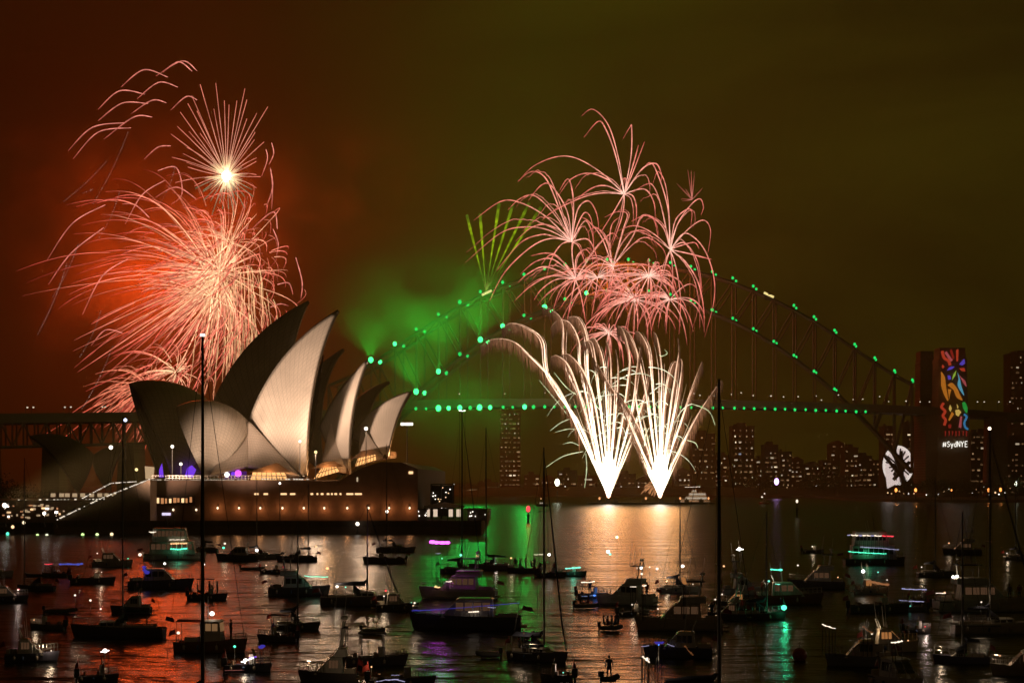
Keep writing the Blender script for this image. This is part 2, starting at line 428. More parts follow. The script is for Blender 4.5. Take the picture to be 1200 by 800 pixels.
# ---- podium
YP = 522.0
def prof(pts, Y): return [at(x, y, Y) for x, y in pts]
pod = MB()
pod.prism(prof([(60, 612), (176, 562.5), (398, 563), (424, 548), (446, 541), (471, 541.5), (489.5, 549), (489.5, 612)], YP), (0, 215, 0))
podium = ob(pod, "podium", M_GRAN)
bw = MB(); bw.prism([(-119, YP - 12, -1), (-119, YP - 12, 3.1), (-8, YP - 12, 3.1), (-8, YP - 12, -1)], (0, 240, 0))
ob(bw, "broadwalk", mat("wet_stone_paving", (.16, .10, .075), .7, var=.3, scale=.2))
bm_ = MB(); bm_.box(-119, -8, YP - 12.4, YP - 12.0, 1.9, 3.5); ob(bm_, "sea_wall", mat("sea_wall_stone", (.10, .065, .05), .8, var=.3, scale=.4))
# parapet and rail of the upper terrace
rl = MB()
for y0 in (0, ):
    A, B = at(178, 561, YP), at(364, 561.5, YP)
    n = 46
    for i in range(n + 1):
        p = A.lerp(B, i / n); rl.box(p.x - .06, p.x + .06, p.y + .15, p.y + .27, 13.9, 15.1)
    rl.box(A.x, B.x, A.y + .12, A.y + .30, 15.1, 15.22); rl.box(A.x, B.x, A.y + .14, A.y + .28, 14.5, 14.58)
ob(rl, "terrace_railing", mat("steel_rail", (.45, .42, .38), .35, .8, var=0))
# slot windows and panels in the podium wall
def panel(x0, x1, y0, y1, m, name="window", parent=podium, Y=YP, d=.25):
    mb = MB(); a, b = at(x0, y1, Y - .02), at(x1, y0, Y - .02)
    mb.box(a.x, b.x, Y - d, Y - .02, a.z, b.z); return ob(mb, name, m, parent)
panel(182, 229, 580, 592, mat("bronze_panel", (.06, .03, .02), .5, var=0), "window_frame", d=.2)
rnd = random.Random(3)
for i in range(9):
    x = 184 + i * 4.8
    panel(x, x + rnd.uniform(2.2, 3.9), 582 + rnd.uniform(0, 2), 590 - rnd.uniform(0, 2), glow("foyer_red_window", (1, .42, .16), .62) if i % 3 else M_WARMWIN, d=.32)
panel(165, 175, 602, 609, glow("pale_window", (1, .80, .5), 1.3)); panel(190, 200, 600.5, 603.5, glow("lilac_window", (.8, .7, 1), 1.2))
for x0, x1 in ((298, 303), (309, 314), (329, 336), (340, 346), (364, 367), (371, 373), (376, 379), (383, 386), (388, 390), (392, 395), (398, 400), (406, 414), (416, 424)):
    panel(x0, x1, 577.5, 579.5, M_WARMWIN)
for x in (418, ): panel(x, x + 1.6, 559, 564, glow("dim_window", (1, .8, .5), .6))
panel(479, 484, 552, 555, M_WARMWIN)
# wall lamps along the podium
for i, x in enumerate((119, 148, 175, 203, 230, 255, 280, 305, 331, 356, 380, 407, 432, 456, 480)):
    p = at(x, 595 + (2 if x < 240 else 0), YP - .6)
    mb = MB(); mb.box(p.x - .12, p.x + .12, p.y, p.y + .6, p.z + .35, p.z + .6); l = ob(mb, "wall_lamp", M_DARK, podium)
    mb = MB(); mb.ball(p, .26, 1, 1, 1.25); ob(mb, "lamp_bulb", glow("amber_lamp_light", (1, .72, .45), 2.6), podium)
    if x > 240: lamp("podium_lamp_light", p - opera.location + Vector((0, -.9, -.2)), (1, .40, .13), 170, .3, opera)
# lit foyers under the shells
def foyer(poly, w, name="foyer_glazing", m=M_FOYER, d=3.0):
    mb = MB(); pts = [near.hit(q, w) for q in poly]; mb.prism(pts, near.n * -d)
    o = ob(mb, name, m)
    fr = MB(); n = len(poly)
    for i in range(8):
        s = i / 7; lo = pts[0].lerp(pts[1], s); hi = pts[3].lerp(pts[2], s); fr.tube([lo + near.n * .2, hi + near.n * .2], .10, 4)
    fr.tube([pts[0].lerp(pts[3], .55) + near.n * .2, pts[1].lerp(pts[2], .55) + near.n * .2], .12, 4)
    ob(fr, "glazing_bar", M_BRONZE, o)
    c = sum(pts, Vector()) / n
    lamp("foyer_light", c + near.n * 2.5 - opera.location, (1, .50, .2), 3000, 1.0, opera)
    return o
foyer([(293, 562), (338, 562), (334, 553.5), (296, 553)], 17.5)
foyer([(367, 561), (398, 552), (393, 544), (376, 549)], 17)
foyer([(417, 546), (441, 538.5), (440, 530), (420, 537)], 16)
foyer([(457, 537), (464, 536.5), (464, 529), (458, 529)], 6, d=1.5)
for poly in ([(290, 553), (341, 553), (327, 543), (324, 542)], [(363, 549), (402, 546), (392, 540), (380, 541)], [(412, 538), (446, 531), (436, 526), (424, 528)]):
    mb = MB(); mb.prism([near.hit(q, 18.5) for q in poly], near.n * -5); ob(mb, "foyer_canopy", M_BRONZE)
mb = MB(); mb.prism([near.hit(q, 14) for q in ((262, 561), (289, 561), (289, 552), (268, 552))], near.n * -2); ob(mb, "foyer_glazing", glow("dim_violet_glass", (.35, .05, .8), .16))
for x, y, r, m in ((279, 554.5, 1.0, M_VIOLET), (266, 556, .7, M_WHITEL), (273, 555, .6, M_PURPLE)):
    mb = MB(); mb.ball(near.hit((x, y), 15), r); ob(mb, "stage_lamp", m)
# purple lit wedge panels, and the pale column whose light is put in as glow
for poly, m in (([(217, 558), (226, 559), (230, 550), (225, 545), (220, 548)], M_PURPLE), ([(187, 559), (192, 559), (190, 543), (187, 550)], M_PURPLE), ([(171, 561), (180, 561), (181, 547), (170, 546)], glow("pale_stone_glow", (1, .66, .36), .55))):
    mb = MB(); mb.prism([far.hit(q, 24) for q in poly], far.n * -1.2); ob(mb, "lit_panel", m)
# ---- monumental stairs with lit handrails
st = MB(); n = 26
for i in range(n):
    a = at(176 - i * (112 / n), 562.5, YP - 10); b = at(176 - (i + 1) * (112 / n), 562.5, YP - 10)
    z = 14 - i * (11 / n); st.box(b.x, a.x, YP - 10, YP - .05, 2.9, z)
ob(st, "stair_flight", mat("stair_stone", (.20, .14, .10), .8, var=.2))
def lit_rail(pts, Y, n, m, jit=.0):
    rb = MB(); pp = [at(x, y, Y) for x, y in pts]
    rb.tube(pp, .10, 4); r = ob(rb, "handrail", mat("steel_rail", (.45, .42, .38), .35, .8, var=0))
    lb = MB()
    for k in range(len(pp) - 1):
        for i in range(n):
            if rnd.random() < .82:
                p = pp[k].lerp(pp[k + 1], (i + .5) / n); s = rnd.uniform(.10, .24); lb.box(p.x - s * 1.2, p.x + s * 1.2, p.y - .15, p.y, p.z - s * .6, p.z + s * .7)
    tag(ob(lb, "rail_light", m, r), kind="stuff")
RL = glow("rail_lamp_light", (1, .86, .66), 1.1)
lit_rail([(66, 609), (118, 584), (176, 561)], YP - 10.3, 26, RL)
lit_rail([(96, 584), (130, 566), (160, 564)], YP + 2, 16, RL)
lit_rail([(20, 585.5), (128, 584.5)], YP - 6, 26, RL)
lit_rail([(178, 562), (292, 562)], YP - .3, 40, glow("dim_rail_light", (1, .82, .6), .55))
lit_rail([(306, 561), (362, 561.5)], YP - .3, 18, RL)
# ------------------------------------------------------------------ the steel arch bridge
XS = [385, 410, 435, 463, 488, 514, 539, 563, 589, 614, 638, 662, 687, 711, 736, 760, 785, 809, 834, 858, 882, 906, 929.5, 953, 977, 1000.5, 1024, 1047, 1068]
def lerp_tab(tab, d):
    for (d0, y0), (d1, y1) in zip(tab, tab[1:]):
        if d <= d1: return y0 + (y1 - y0) * (d - d0) / (d1 - d0)
    return tab[-1][1]
TOPT = [(0, 309), (25, 309.6), (49, 311.8), (74, 316), (98, 321.5), (122, 328.6), (146, 337.8), (172, 349), (193, 359.6), (217, 373), (240, 388), (264, 404.7), (288, 421), (311, 436), (332, 447), (352, 455)]
BOTT = [(0, 343), (25, 344), (49, 347.5), (74, 355), (98, 365), (121, 374), (145, 386), (169, 400.5), (193, 417), (217, 436), (241, 457), (265, 480), (288, 504), (311, 530), (332, 553), (352, 572)]
def YB(x): return 1170 + (x - 385) * 60 / 683
bridge = thing("arch_bridge", "long steel arch bridge with green lamps behind the opera house", "bridge", at(736, 570, 1200))
M_STEEL = mat("grey_bridge_steel", (.13, .12, .105), .65, .0, var=.2, scale=.05)
def bo(mb, name, m, parent=None, smooth=False):
    mb.v = [tuple(Vector(p) - bridge.location) for p in mb.v]; return mb.build(name, m, parent or bridge, smooth)
def tp(i, off=0):
    x = XS[i]; z = CAMZ + (HOR - lerp_tab(TOPT, abs(x - 736))) * 1200 / F; p = at(x, 0, YB(x)); return Vector((p.x, p.y, z)) + OFF * off
def bp_(i, off=0):
    x = XS[i]; z = CAMZ + (HOR - lerp_tab(BOTT, abs(x - 736))) * 1200 / F; p = at(x, 0, YB(x)); return Vector((p.x, p.y, z)) + OFF * off
def dz(x): return CAMZ + (HOR - 470.5 - ((x - 736) / 330) ** 2 * 6.5) * 1200 / F
def dk(i, off=0):
    x = XS[i]; p = at(x, 0, YB(x)); return Vector((p.x, p.y, dz(x))) + OFF * off
OFF = Vector((4.2, 17, 0))
for off in (0, 1):
    ch = MB(); ch.tube([tp(i, off) for i in range(29)], 1.0, 4)
    bo(ch, "upper_chord", M_STEEL)
    ch = MB(); ch.tube([bp_(i, off) for i in range(29)], 1.3, 4)
    bo(ch, "lower_chord", M_STEEL)
    wb = MB()
    for i in range(29):
        wb.tube([tp(i, off), bp_(i, off)], .62, 4)
        if i < 14: wb.tube([tp(i, off), bp_(i + 1, off)], .55, 4)
        elif i < 28: wb.tube([bp_(i, off), tp(i + 1, off)], .55, 4)
    bo(wb, "truss_web", M_STEEL)
    for i in range(29):
        a, b = bp_(i, off), dk(i, off)
        if a.z > b.z + 2: hg = MB(); hg.tube([a, b], .42, 4); bo(hg, "hanger", M_STEEL)
for i in range(28):
    bc = MB(); bc.tube([tp(i), tp(i, 1), tp(i + 1)], .36, 4); bo(bc, "upper_cross_brace", M_STEEL)
    bc = MB(); bc.tube([bp_(i), bp_(i, 1), bp_(i + 1)], .36, 4); bo(bc, "lower_cross_brace", M_STEEL)
# deck with railing, over the water and on to the north
def deck_piece(x0, x1, Yf, n=30, zf=dz):
    d = MB(); vs = []; fs = []
    for k in range(n + 1):
        x = x0 + (x1 - x0) * k / n; p = at(x, 0, Yf(x)); z = zf(x)
        for dy, zz in ((-8, z - 3.2), (-8, z + .2), (-8, z + 1.6), (-7.4, z + 1.6), (-7.4, z + .2), (26, z + .2), (26, z - 3.2)):
            vs.append((p.x, p.y + dy, zz))
    m = 7
    for k in range(n):
        for j in range(m): fs.append((k * m + j, k * m + (j + 1) % m, (k + 1) * m + (j + 1) % m, (k + 1) * m + j))
    fs += [tuple(range(m)), tuple(range(n * m, n * m + m))[::-1]]
    d.add(vs, fs); return d
bo(deck_piece(385, 1100, YB), "deck", M_STEEL)
bo(deck_piece(1125, 1290, lambda x: 1232 + (x - 1100) * .9, 12, lambda x: dz(1090) - (x - 1100) * .012), "approach_deck", M_STEEL)
# --- towers (pylons) at the north end
M_PYL = mat("pylon_granite", (.20, .15, .10), .9, var=.3, scale=.08)
_t = M_PYL.node_tree; _b = _t.nodes["Principled BSDF"]; _src = _b.inputs["Base Color"].links[0].from_socket
_br = _t.nodes.new("ShaderNodeTexBrick"); _br.inputs["Scale"].default_value = .30; _br.inputs["Mortar Size"].default_value = .018; _br.inputs["Color1"].default_value = (1, 1, 1, 1); _br.inputs["Color2"].default_value = (.72, .72, .72, 1); _br.inputs["Mortar"].default_value = (.35, .35, .35, 1)
_tc = _t.nodes.new("ShaderNodeTexCoord"); _mp = _t.nodes.new("ShaderNodeMapping"); _mp.inputs["Rotation"].default_value = (R(90), 0, 0); _t.links.new(_tc.outputs["Object"], _mp.inputs[0]); _t.links.new(_mp.outputs[0], _br.inputs["Vector"])
_mx = _t.nodes.new("ShaderNodeMix"); _mx.data_type = 'RGBA'; _mx.blend_type = 'MULTIPLY'; _mx.inputs[0].default_value = 1; _t.links.new(_src, _mx.inputs[6]); _t.links.new(_br.outputs[0], _mx.inputs[7]); _t.links.new(_mx.outputs[2], _b.inputs["Base Color"])
def pylon(x0, x1, ytop, ybot, Y, dep, label):
    a = at(x0, ybot, Y); b = at(x1, ytop, Y); w = (b.x - a.x) / 2; cx = (a.x + b.x) / 2; zb = 2.0; zt = b.z
    h = zt - zb; mb = MB()
    def fr(k0, k1, z0, z1): mb.frustum((cx - w * k0, cx + w * k0, Y + dep * (1 - k0) / 2, Y + dep * (1 + k0) / 2), (cx - w * k1, cx + w * k1, Y + dep * (1 - k1) / 2, Y + dep * (1 + k1) / 2), z0, z1)
    fr(1.10, 1.0, zb, zb + h * .52); fr(1.03, 1.03, zb + h * .52, zb + h * .56); fr(.98, .90, zb + h * .56, zb + h * .90)
    fr(.93, .93, zb + h * .90, zb + h * .925); fr(.86, .82, zb + h * .925, zt)
    for k in range(5):
        s = -.8 + k * .36
        mb.box(cx + w * s * .98 - w * .05, cx + w * s * .98 + w * .05, Y - .4 + dep * .0, Y + .6, zb + h * .02, zb + h * .5)
    o = bo(mb, "pylon", M_PYL); o['label'] = label; return cx, w, zt
pylon(1078, 1096, 411, 570, 1262, 18, "dark stone pylon on the far side of the roadway")
PX, PW, PZ = pylon(1099, 1135, 407, 566, 1226, 20, "stone pylon with coloured light artwork")
# artwork thrown on the pylon face: bright strokes
ART_Y = 1224.0
def art(pts, col, wid=None, closed=True, k=.75):
    P = [at(1000 + x * .2625, 390 + y * .2625, ART_Y) for x, y in pts]
    mb = MB()
    if closed: mb.prism(P, (0, .15, 0))
    else:
        # flat ribbon of a given width
        n = len(P); Lp = []; Rp = []
        for i, p in enumerate(P):
            d = (P[min(i + 1, n - 1)] - P[max(i - 1, 0)]).normalized(); q = Vector((-d.z, 0, d.x)) * wid * .5 * .1413
            Lp.append(p + q); Rp.append(p - q)
        mb.prism(Lp + Rp[::-1], (0, .15, 0))
    return bo(mb, "light_stroke", glow("art_%d_%d_%d" % tuple(int(c * 99) for c in col), col, k))
def smooth(pts, n=6):
    out = []
    P = [pts[0]] + list(pts) + [pts[-1]]
    for i in range(1, len(P) - 2):
        for k in range(n):
            t = k / n; a, b, c, d = P[i - 1], P[i], P[i + 1], P[i + 2]
            out.append(tuple(.5 * (2 * b[j] + (c[j] - a[j]) * t + (2 * a[j] - 5 * b[j] + 4 * c[j] - d[j]) * t * t + (3 * b[j] - a[j] - 3 * c[j] + d[j]) * t ** 3) for j in range(len(b))))
    out.append(tuple(pts[-1])); return out
RED, PNK, ORG, BLU, SKY_, GRN, LIM, YEL, DRED = (.55, .05, .02), (.50, .09, .10), (.62, .20, .02), (.12, .07, .60), (.12, .45, .60), (.02, .38, .05), (.35, .55, .06), (.85, .55, .12), (.28, .015, .01)
art(smooth([(397, 80), (405, 110), (425, 125), (432, 145)]), RED, 13, False); art(smooth([(412, 85), (425, 105), (440, 125)]), PNK, 12, False)
art([(458, 76), (470, 72), (468, 125), (460, 128)], RED); art([(430, 78), (440, 72), (452, 112), (444, 120)], DRED)
art(smooth([(473, 140), (482, 128), (495, 116), (497, 138), (480, 146)], 4)[:-1], BLU); art(smooth([(418, 168), (430, 152), (452, 150), (440, 162)], 4), BLU)
art([(440, 212), (446, 185), (460, 166), (456, 190)], LIM); art(smooth([(470, 185), (485, 200), (500, 215), (505, 240), (490, 222)], 4), PNK)
art([(472, 158), (496, 155), (500, 172), (484, 170)], RED); art([(398, 140), (408, 150), (400, 160), (394, 152)], RED)
art(smooth([(465, 175), (476, 205), (482, 235), (495, 278), (478, 258), (466, 232), (470, 205)], 5), SKY_)
art(smooth([(391, 170), (408, 195), (414, 240), (424, 303), (405, 275), (392, 235)], 5), ORG)
art(smooth([(420, 232), (440, 222), (462, 245), (476, 275), (487, 300), (462, 288), (448, 255)], 5), ORG); art([(422, 250), (438, 252), (430, 280), (428, 300)], ORG)
art(smooth([(404, 312), (394, 330), (410, 350), (400, 370), (412, 388), (406, 412)]), RED, 12, False)
art(smooth([(486, 312), (498, 308), (510, 335), (506, 358), (490, 335)], 5), GRN); art(smooth([(494, 362), (506, 375), (496, 398), (500, 420), (513, 430)]), (.05, .25, .5), 9, False)
art([(432, 320), (440, 336), (434, 352), (426, 338)], YEL); art([(455, 345), (470, 340), (482, 352), (470, 372), (458, 366)], YEL); art([(440, 350), (450, 362), (430, 392), (424, 388)], ORG); art([(462, 316), (470, 330), (464, 338)], YEL)
art([(478, 372), (486, 372), (482, 425), (470, 420)], PNK); art(smooth([(420, 190), (432, 190), (436, 206), (424, 208)], 4), BLU); art(smooth([(424, 408), (436, 408), (436, 424), (424, 424)], 4), DRED)
for i, x in enumerate((408, 425, 440, 455, 470, 488, 502)): art([(x, 436), (x + 7, 438), (x + 5, 462 - (i % 3) * 5), (x + 1, 460)], DRED, k=.5)
# the hashtag on the pylon, in bent strokes of light
TXT = {'#': [[(0, 12), (2, 2)], [(5, 12), (7, 2)], [(-1, 5.5), (8, 5.5)], [(-1.5, 9), (7.5, 9)]],
       'S': [[(7, 2.5), (4, .5), (1, 2.5), (2.5, 5.5), (6, 7), (6.5, 10), (3.5, 12), (.3, 10.5)]],
       'y': [[(0, 4.5), (3, 11)], [(6.5, 4.5), (2.5, 15.5)]],
       'd': [[(6, 0), (6, 12)], [(6, 6), (3, 4.8), (.7, 7), (.8, 10), (3, 12), (6, 10.5)]],
       'N': [[(0, 12), (0, 0)], [(0, 0), (6.5, 12)], [(6.5, 12), (6.5, 0)]],
       'Y': [[(0, 0), (3.6, 6)], [(7.2, 0), (3.6, 6)], [(3.6, 6), (3.6, 12)]],
       'E': [[(0, 0), (0, 12)], [(0, 0), (6, 0)], [(0, 6), (5, 6)], [(0, 12), (6, 12)]]}
tx = MB()
for ch_, cx_ in zip("#SydNYE", (401, 418, 434, 449, 464.5, 480, 499)):
    for stn in TXT[ch_]:
        pts = [(cx_ + x * 1.75 * .98, 483 + y * 2.05) for x, y in stn]
        P = [at(1000 + x * .2625, 390 + y * .2625, ART_Y) for x, y in pts]; tx.tube(P, .21, 4)
o = bo(tx, "hashtag_lettering", glow("white_letter_light", (1, .96, .85), 1.6)); o['label'] = "white hashtag lettering reading #SydNYE"
# --- south approach spans (trussed) behind the opera house
def zap(x): return CAMZ + (HOR - (489 - (x + 20) * .012)) * YAP(x) / F
def YAP(x): return 960 + (x + 20) * .46
bo(deck_piece(-60, 400, YAP, 20, zap), "approach_deck", M_STEEL)
ap = MB(); pts_t = []; pts_b = []
for i in range(33):
    x = -60 + i * 13; p = at(x, 0, YAP(x)); z = zap(x); pts_t.append(Vector((p.x, p.y - 6, z - 3.2))); pts_b.append(Vector((p.x, p.y - 6, z - 15)))
ap.tube(pts_b, .8, 4)
for i in range(32):
    ap.tube([pts_t[i], pts_b[i]], .45, 4); ap.tube([pts_t[i], pts_b[i + 1]] if i % 2 else [pts_b[i], pts_t[i + 1]], .45, 4)
for i in range(33): ap.tube([pts_t[i] + Vector((0, 30, 0)), pts_b[i] + Vector((0, 30, 0))], .45, 4)
bo(ap, "approach_truss", M_STEEL)
for x in (-25, 62, 150, 238):
    p = at(x, 0, YAP(x)); mb = MB(); mb.frustum((p.x - 5, p.x + 5, p.y - 6, p.y + 26), (p.x - 4, p.x + 4, p.y - 6, p.y + 26), 2, zap(x) - 15); bo(mb, "approach_pier", M_PYL)
# north approach piers
for x in (1170, 1235):
    p = at(x, 0, 1262); mb = MB(); mb.frustum((p.x - 5, p.x + 5, p.y - 6, p.y + 22), (p.x - 4, p.x + 4, p.y - 6, p.y + 22), 2, dz(1090) - 3); bo(mb, "approach_pier", M_PYL)
# wall of the abutment at the foot of the pylons
mb = MB(); a = at(1084, 0, 1228); b = at(1100, 0, 1228); mb.box(a.x, b.x, 1226, 1262, 2, dz(1085) - 3.4); bo(mb, "abutment", M_PYL)
# --- green lamps on the chords and deck: bright ones on the near south half
M_GREEN = glow("green_floodlight_lens", (.015, 1.0, .17), 1.15)
M_GREENB = glow("bright_green_floodlight_lens", (.09, 2.0, .42), 2.4)
M_LAMPBOX = mat("lamp_housing", (.04, .04, .04), .5, .4, var=0)
ORD = ["first", "second", "third", "fourth", "fifth", "sixth", "seventh", "eighth", "ninth", "tenth", "eleventh", "twelfth", "thirteenth", "fourteenth", "fifteenth"]
def green_lamp(p, big, label, group):
    t = thing("green_floodlight", label, "floodlight", p, 0, group)
    mb = MB(); r = (.6 + 1.0 * big)
    mb.box(-r * .8, r * .8, .2, r * 1.6, -r * 1.5, -r * .2); mb.build("lamp_housing", M_LAMPBOX, t)
    mb = MB(); mb.ball((0, -.2, 0), r, 1, .6, 1.15, 10, 6); mb.build("lens", M_GREENB if big > .55 else M_GREEN, t, True)
    return t
BIG = {('t', 2): .95, ('t', 3): .6, ('t', 6): .55, ('b', 4): 1.0, ('b', 5): .85, ('b', 6): .5, ('b', 7): .95, ('b', 8): .75, ('b', 10): 1.0, ('b', 12): .6, ('b', 11): .4, ('d', 5): .98, ('d', 6): .8, ('d', 7): .95, ('d', 9): .75, ('b', 18): .35}
rl2 = random.Random(5)
for kind, fn, rng, dzz, name in (('t', tp, range(2, 29), 2.4, "the upper arch"), ('b', bp_, range(4, 25), 1.6, "the lower arch"), ('d', dk, range(4, 26), -3.4, "the road deck")):
    for i in rng:
        if kind == 't' and i == 21: continue
        for off in (0, 1):
            p = fn(i, off) + Vector((0, -3 if not off else -1, dzz))
            if kind == 'd': p = fn(i) + Vector((off * 6.0 + rl2.uniform(-.4, .4), -9, dzz))
            big = BIG.get((kind, i), .22 if i > 14 else .32)
            if off: big *= .62
            k = i - rng[0]; left = i < 14
            n_ = k if left else rng[-1] - i
            lab = "%s green lamp of the %s pair on %s, counted from the %s" % ("right" if off else "left", ORD[min(n_, 14)], name, "opera house" if left else "pylon")
            t = green_lamp(p, big, lab, "green lamps on " + name)
            if big > .7:
                if kind == 'd': lamp("green_lamp_light", (0, -1.6, 0), (.004, 1, .10), 34000 * big, 1.0, t, R(150), Vector((0, -6, -.3)), .9)
                else: lamp("green_lamp_light", (0, -1.6, .4), (.004, 1, .10), (130000 if kind == 't' else 270000) * big, 1.0, t, R(84), Vector((0, -5.0, 4.6)), .9)
# --- street lamps on the deck
def deck_lamp(p, label, grp, h=7.0, r=.42, m=None):
    t = thing("street_lamp", label, "street lamp", p, 0, grp)
    mb = MB(); mb.tube([(0, 0, 0), (0, 0, h)], .12, 5); mb.tube([(0, 0, h), (.9, 0, h + .3)], .09, 4); mb.build("lamp_post", M_POLE, t)
    mb = MB(); mb.ball((.9, 0, h), r, 1.2, 1, .8); mb.build("lamp_head", m or glow("road_lamp_light", (1, .82, .58), 1.1), t)
def NTH(k): return "%d%s" % (k, "th" if 10 <= k % 100 <= 20 else {1: "st", 2: "nd", 3: "rd"}.get(k % 10, "th"))
k = 0
for i in range(5, 28):
    for j in range(2 if i % 2 else 1):
        if i < 14 and i % 2: continue
        x = XS[i] + rl2.uniform(-3, 3) + j * 11; p = at(x, 0, YB(x)); k += 1
        deck_lamp(Vector((p.x, p.y + rl2.choice((-6, 0, 20)), dz(x) + .2)), "%s pale road lamp on the bridge deck, counted from the opera house" % NTH(k), "road lamps along the bridge deck", rl2.uniform(4, 6.5), rl2.uniform(.28, .5))
for i, x in enumerate((30, 37, 74, 81, 118, 121.5)):
    p = at(x, 0, YAP(x)); deck_lamp(Vector((p.x, p.y, zap(x) + .2)), "tall road lamp on the bridge approach, %s from the frame's left" % ORD[i], "road lamps along the bridge approach", 4.6, .42)
for i, x in enumerate((1075, 1086, 1150, 1167, 1180, 1142)):
    p = at(x, 0, 1240); deck_lamp(Vector((p.x, p.y - 4, dz(1090) + .2)), "road lamp on the deck beside the stone pylons, %s along" % ORD[i], "road lamps by the pylons", 5, .4)
# ------------------------------------------------------------------ fireworks: burning star trails in the air
rf = random.Random(11)
PXM = 1300 / F
def trail_mb(P, rad, cols, mb=None, sides=4):
    mb = mb or MB(); mb.tube(P, rad, sides, cols); return mb
def lerp3(a, b, t): return tuple(a[i] + (b[i] - a[i]) * t for i in range(3))
def ramp(stops, t):
    for (t0, c0), (t1, c1) in zip(stops, stops[1:]):
        if t <= t1: return lerp3(c0, c1, (t - t0) / max(t1 - t0, 1e-6))
    return stops[-1][1]
def fly(c, v, T0, T1, k, g, wind, n=14):
    """star with air drag: px units, y down; returns 3-D px-space points"""
    out = []
    for i in range(n + 1):
        t = T0 + (T1 - T0) * i / n; e = (1 - math.exp(-k * t)) / k; q = (t - e) / k
        out.append((c[0] + v[0] * e + wind * q * k, c[1] + v[1] * e + g * q, c[2] + v[2] * e))
    return out
def px3(p, Y): return at(p[0], p[1], Y) + Vector((0, p[2] * Y / F, 0))
def sphere_dir(r):
    while True:
        v = Vector((r.uniform(-1, 1), r.uniform(-1, 1), r.uniform(-1, 1)))
        if .1 < v.length < 1: return v.normalized()
class Burst:
    """a shell burst: up to 100 trails as parts, the rest in one piece"""
    def __init__(s, label, c, Y, group="bursting fireworks", name="firework_burst"):
        s.t = thing(name, label, "firework", at(c[0], c[1], Y), 0, group); s.Y = Y; s.n = 0; s.rest = None; s.tr = []
    def trail(s, pts, rad, cols, sides=4):
        P = [px3(p, s.Y) - s.t.location for p in pts]; cols = [tuple(v * q for v in c) for c, q in zip(cols, [rf.uniform(.55, 1.35) for _ in cols])]; s.tr.append((P, rad, cols, sides))
    def done(s, part="spark_trail"):
        s.tr.sort(key=lambda q: -sum((a - b).length for a, b in zip(q[0], q[0][1:])) * (max(q[1]) if hasattr(q[1], '__len__') else q[1]))
        for i, (P, rad, cols, sides) in enumerate(s.tr):
            if i < 95: trail_mb(P, rad, cols, None, sides).build(part, spark_mat(), s.t)
            else:
                s.rest = s.rest or MB(); trail_mb(P, rad, cols, s.rest, sides)
        if s.rest:
            o = s.rest.build("spark_shower", spark_mat(), s.t); o['kind'] = 'stuff'
        return s.t
PEACH = [(0, (2.4, 1.6, .85)), (.16, (1.9, .95, .50)), (.36, (1.45, .42, .25)), (.65, (1.10, .20, .13)), (1, (.70, .085, .06))]
PINK = [(0, (2.0, 1.1, .85)), (.2, (1.5, .55, .40)), (.7, (1.15, .27, .20)), (1, (.6, .09, .07))]
# --- the dense peach bursts at the left
YL_ = 1300.0
def drooping(label, c, n, spd, k, g, wind, T, stops, rad, up=0.0, squash=1.0, lo=.35):
    b = Burst(label, c, YL_)
    for i in range(n):
        d = sphere_dir(rf); s = spd * (lo + (1.05 - lo) * rf.random() ** .8)
        v = (d.x * s * squash, d.z * s - up, d.y * s)
        t0 = rf.choice((rf.uniform(0, .1), rf.uniform(.1, .5))) * T; t1 = min(T, t0 + T * rf.uniform(.35, .8)) * rf.uniform(.85, 1.1)
        pts = fly(c + (0,), v, t0, t1, k, g * rf.uniform(.75, 1.2), wind * rf.uniform(.4, 1.5), 16)
        q = rf.uniform(.8, 1.6); dim = rf.choice((.55, .8, 1.0, 1.2, 1.5))
        cols = [tuple(x * dim for x in ramp(stops, min(1, (t0 + (t1 - t0) * j / 16) / T * q))) for j in range(17)]
        rr = rad * rf.uniform(.5, 1.2) * PXM
        b.trail(pts, [rr * (.75 + .5 * math.sin(math.pi * j / 16)) * (1 - .6 * (j / 16) ** 4) for j in range(17)], cols)
    return b
drooping("dense peach firework burst behind the low dark sail roof", (257, 320), 230, 220, 1.9, 58, -28, 1.8, PEACH, .47, 18, .95).done()
drooping("orange firework burst in the middle of the dense shower", (248, 348), 170, 190, 1.9, 68, -36, 1.8, PEACH, .44, 6).done()
drooping("upper peach firework burst below the white hot star", (270, 285), 110, 155, 1.9, 62, -20, 1.9, PEACH, .38, 15).done()
drooping("wide thin outer shell of peach trails round the dense shower", (252, 325), 150, 320, 2.0, 66, -58, 1.8, PEACH[1:], .36, 25, 1.0, .7).done()
drooping("lower firework fountain just above the dark roof edge", (206, 436), 90, 120, 1.8, 55, -35, 1.6, PEACH, .42, 5).done()
drooping("red falling shower above the roof's left edge", (172, 455), 120, 120, 1.7, 80, -45, 1.6, [(0, (1.3, .45, .24)), (1, (.7, .09, .05))], .42, 5).done()
# straight falling tails right of the middle
b = Burst("straight falling spark tails beside the tallest dark roof", (268, 380), YL_)
for i in range(80):
    x = rf.gauss(272, 20); y0 = rf.uniform(310, 400); ln = rf.uniform(40, 120)
    pts = [(x + (x - 262) * .25 * s - 10 * s * s * rf.uniform(.4, 1), y0 + ln * s ** 1.3, rf.uniform(-3, 3)) for s in [j / 8 for j in range(9)]]
    dm = rf.uniform(.5, 1.2); b.trail(pts, .40 * PXM * rf.uniform(.6, 1.1), [tuple(v * dm for v in ramp([(0, (1.9, 1.2, .55)), (1, (1.0, .28, .15))], j / 8)) for j in range(9)])
b.done()
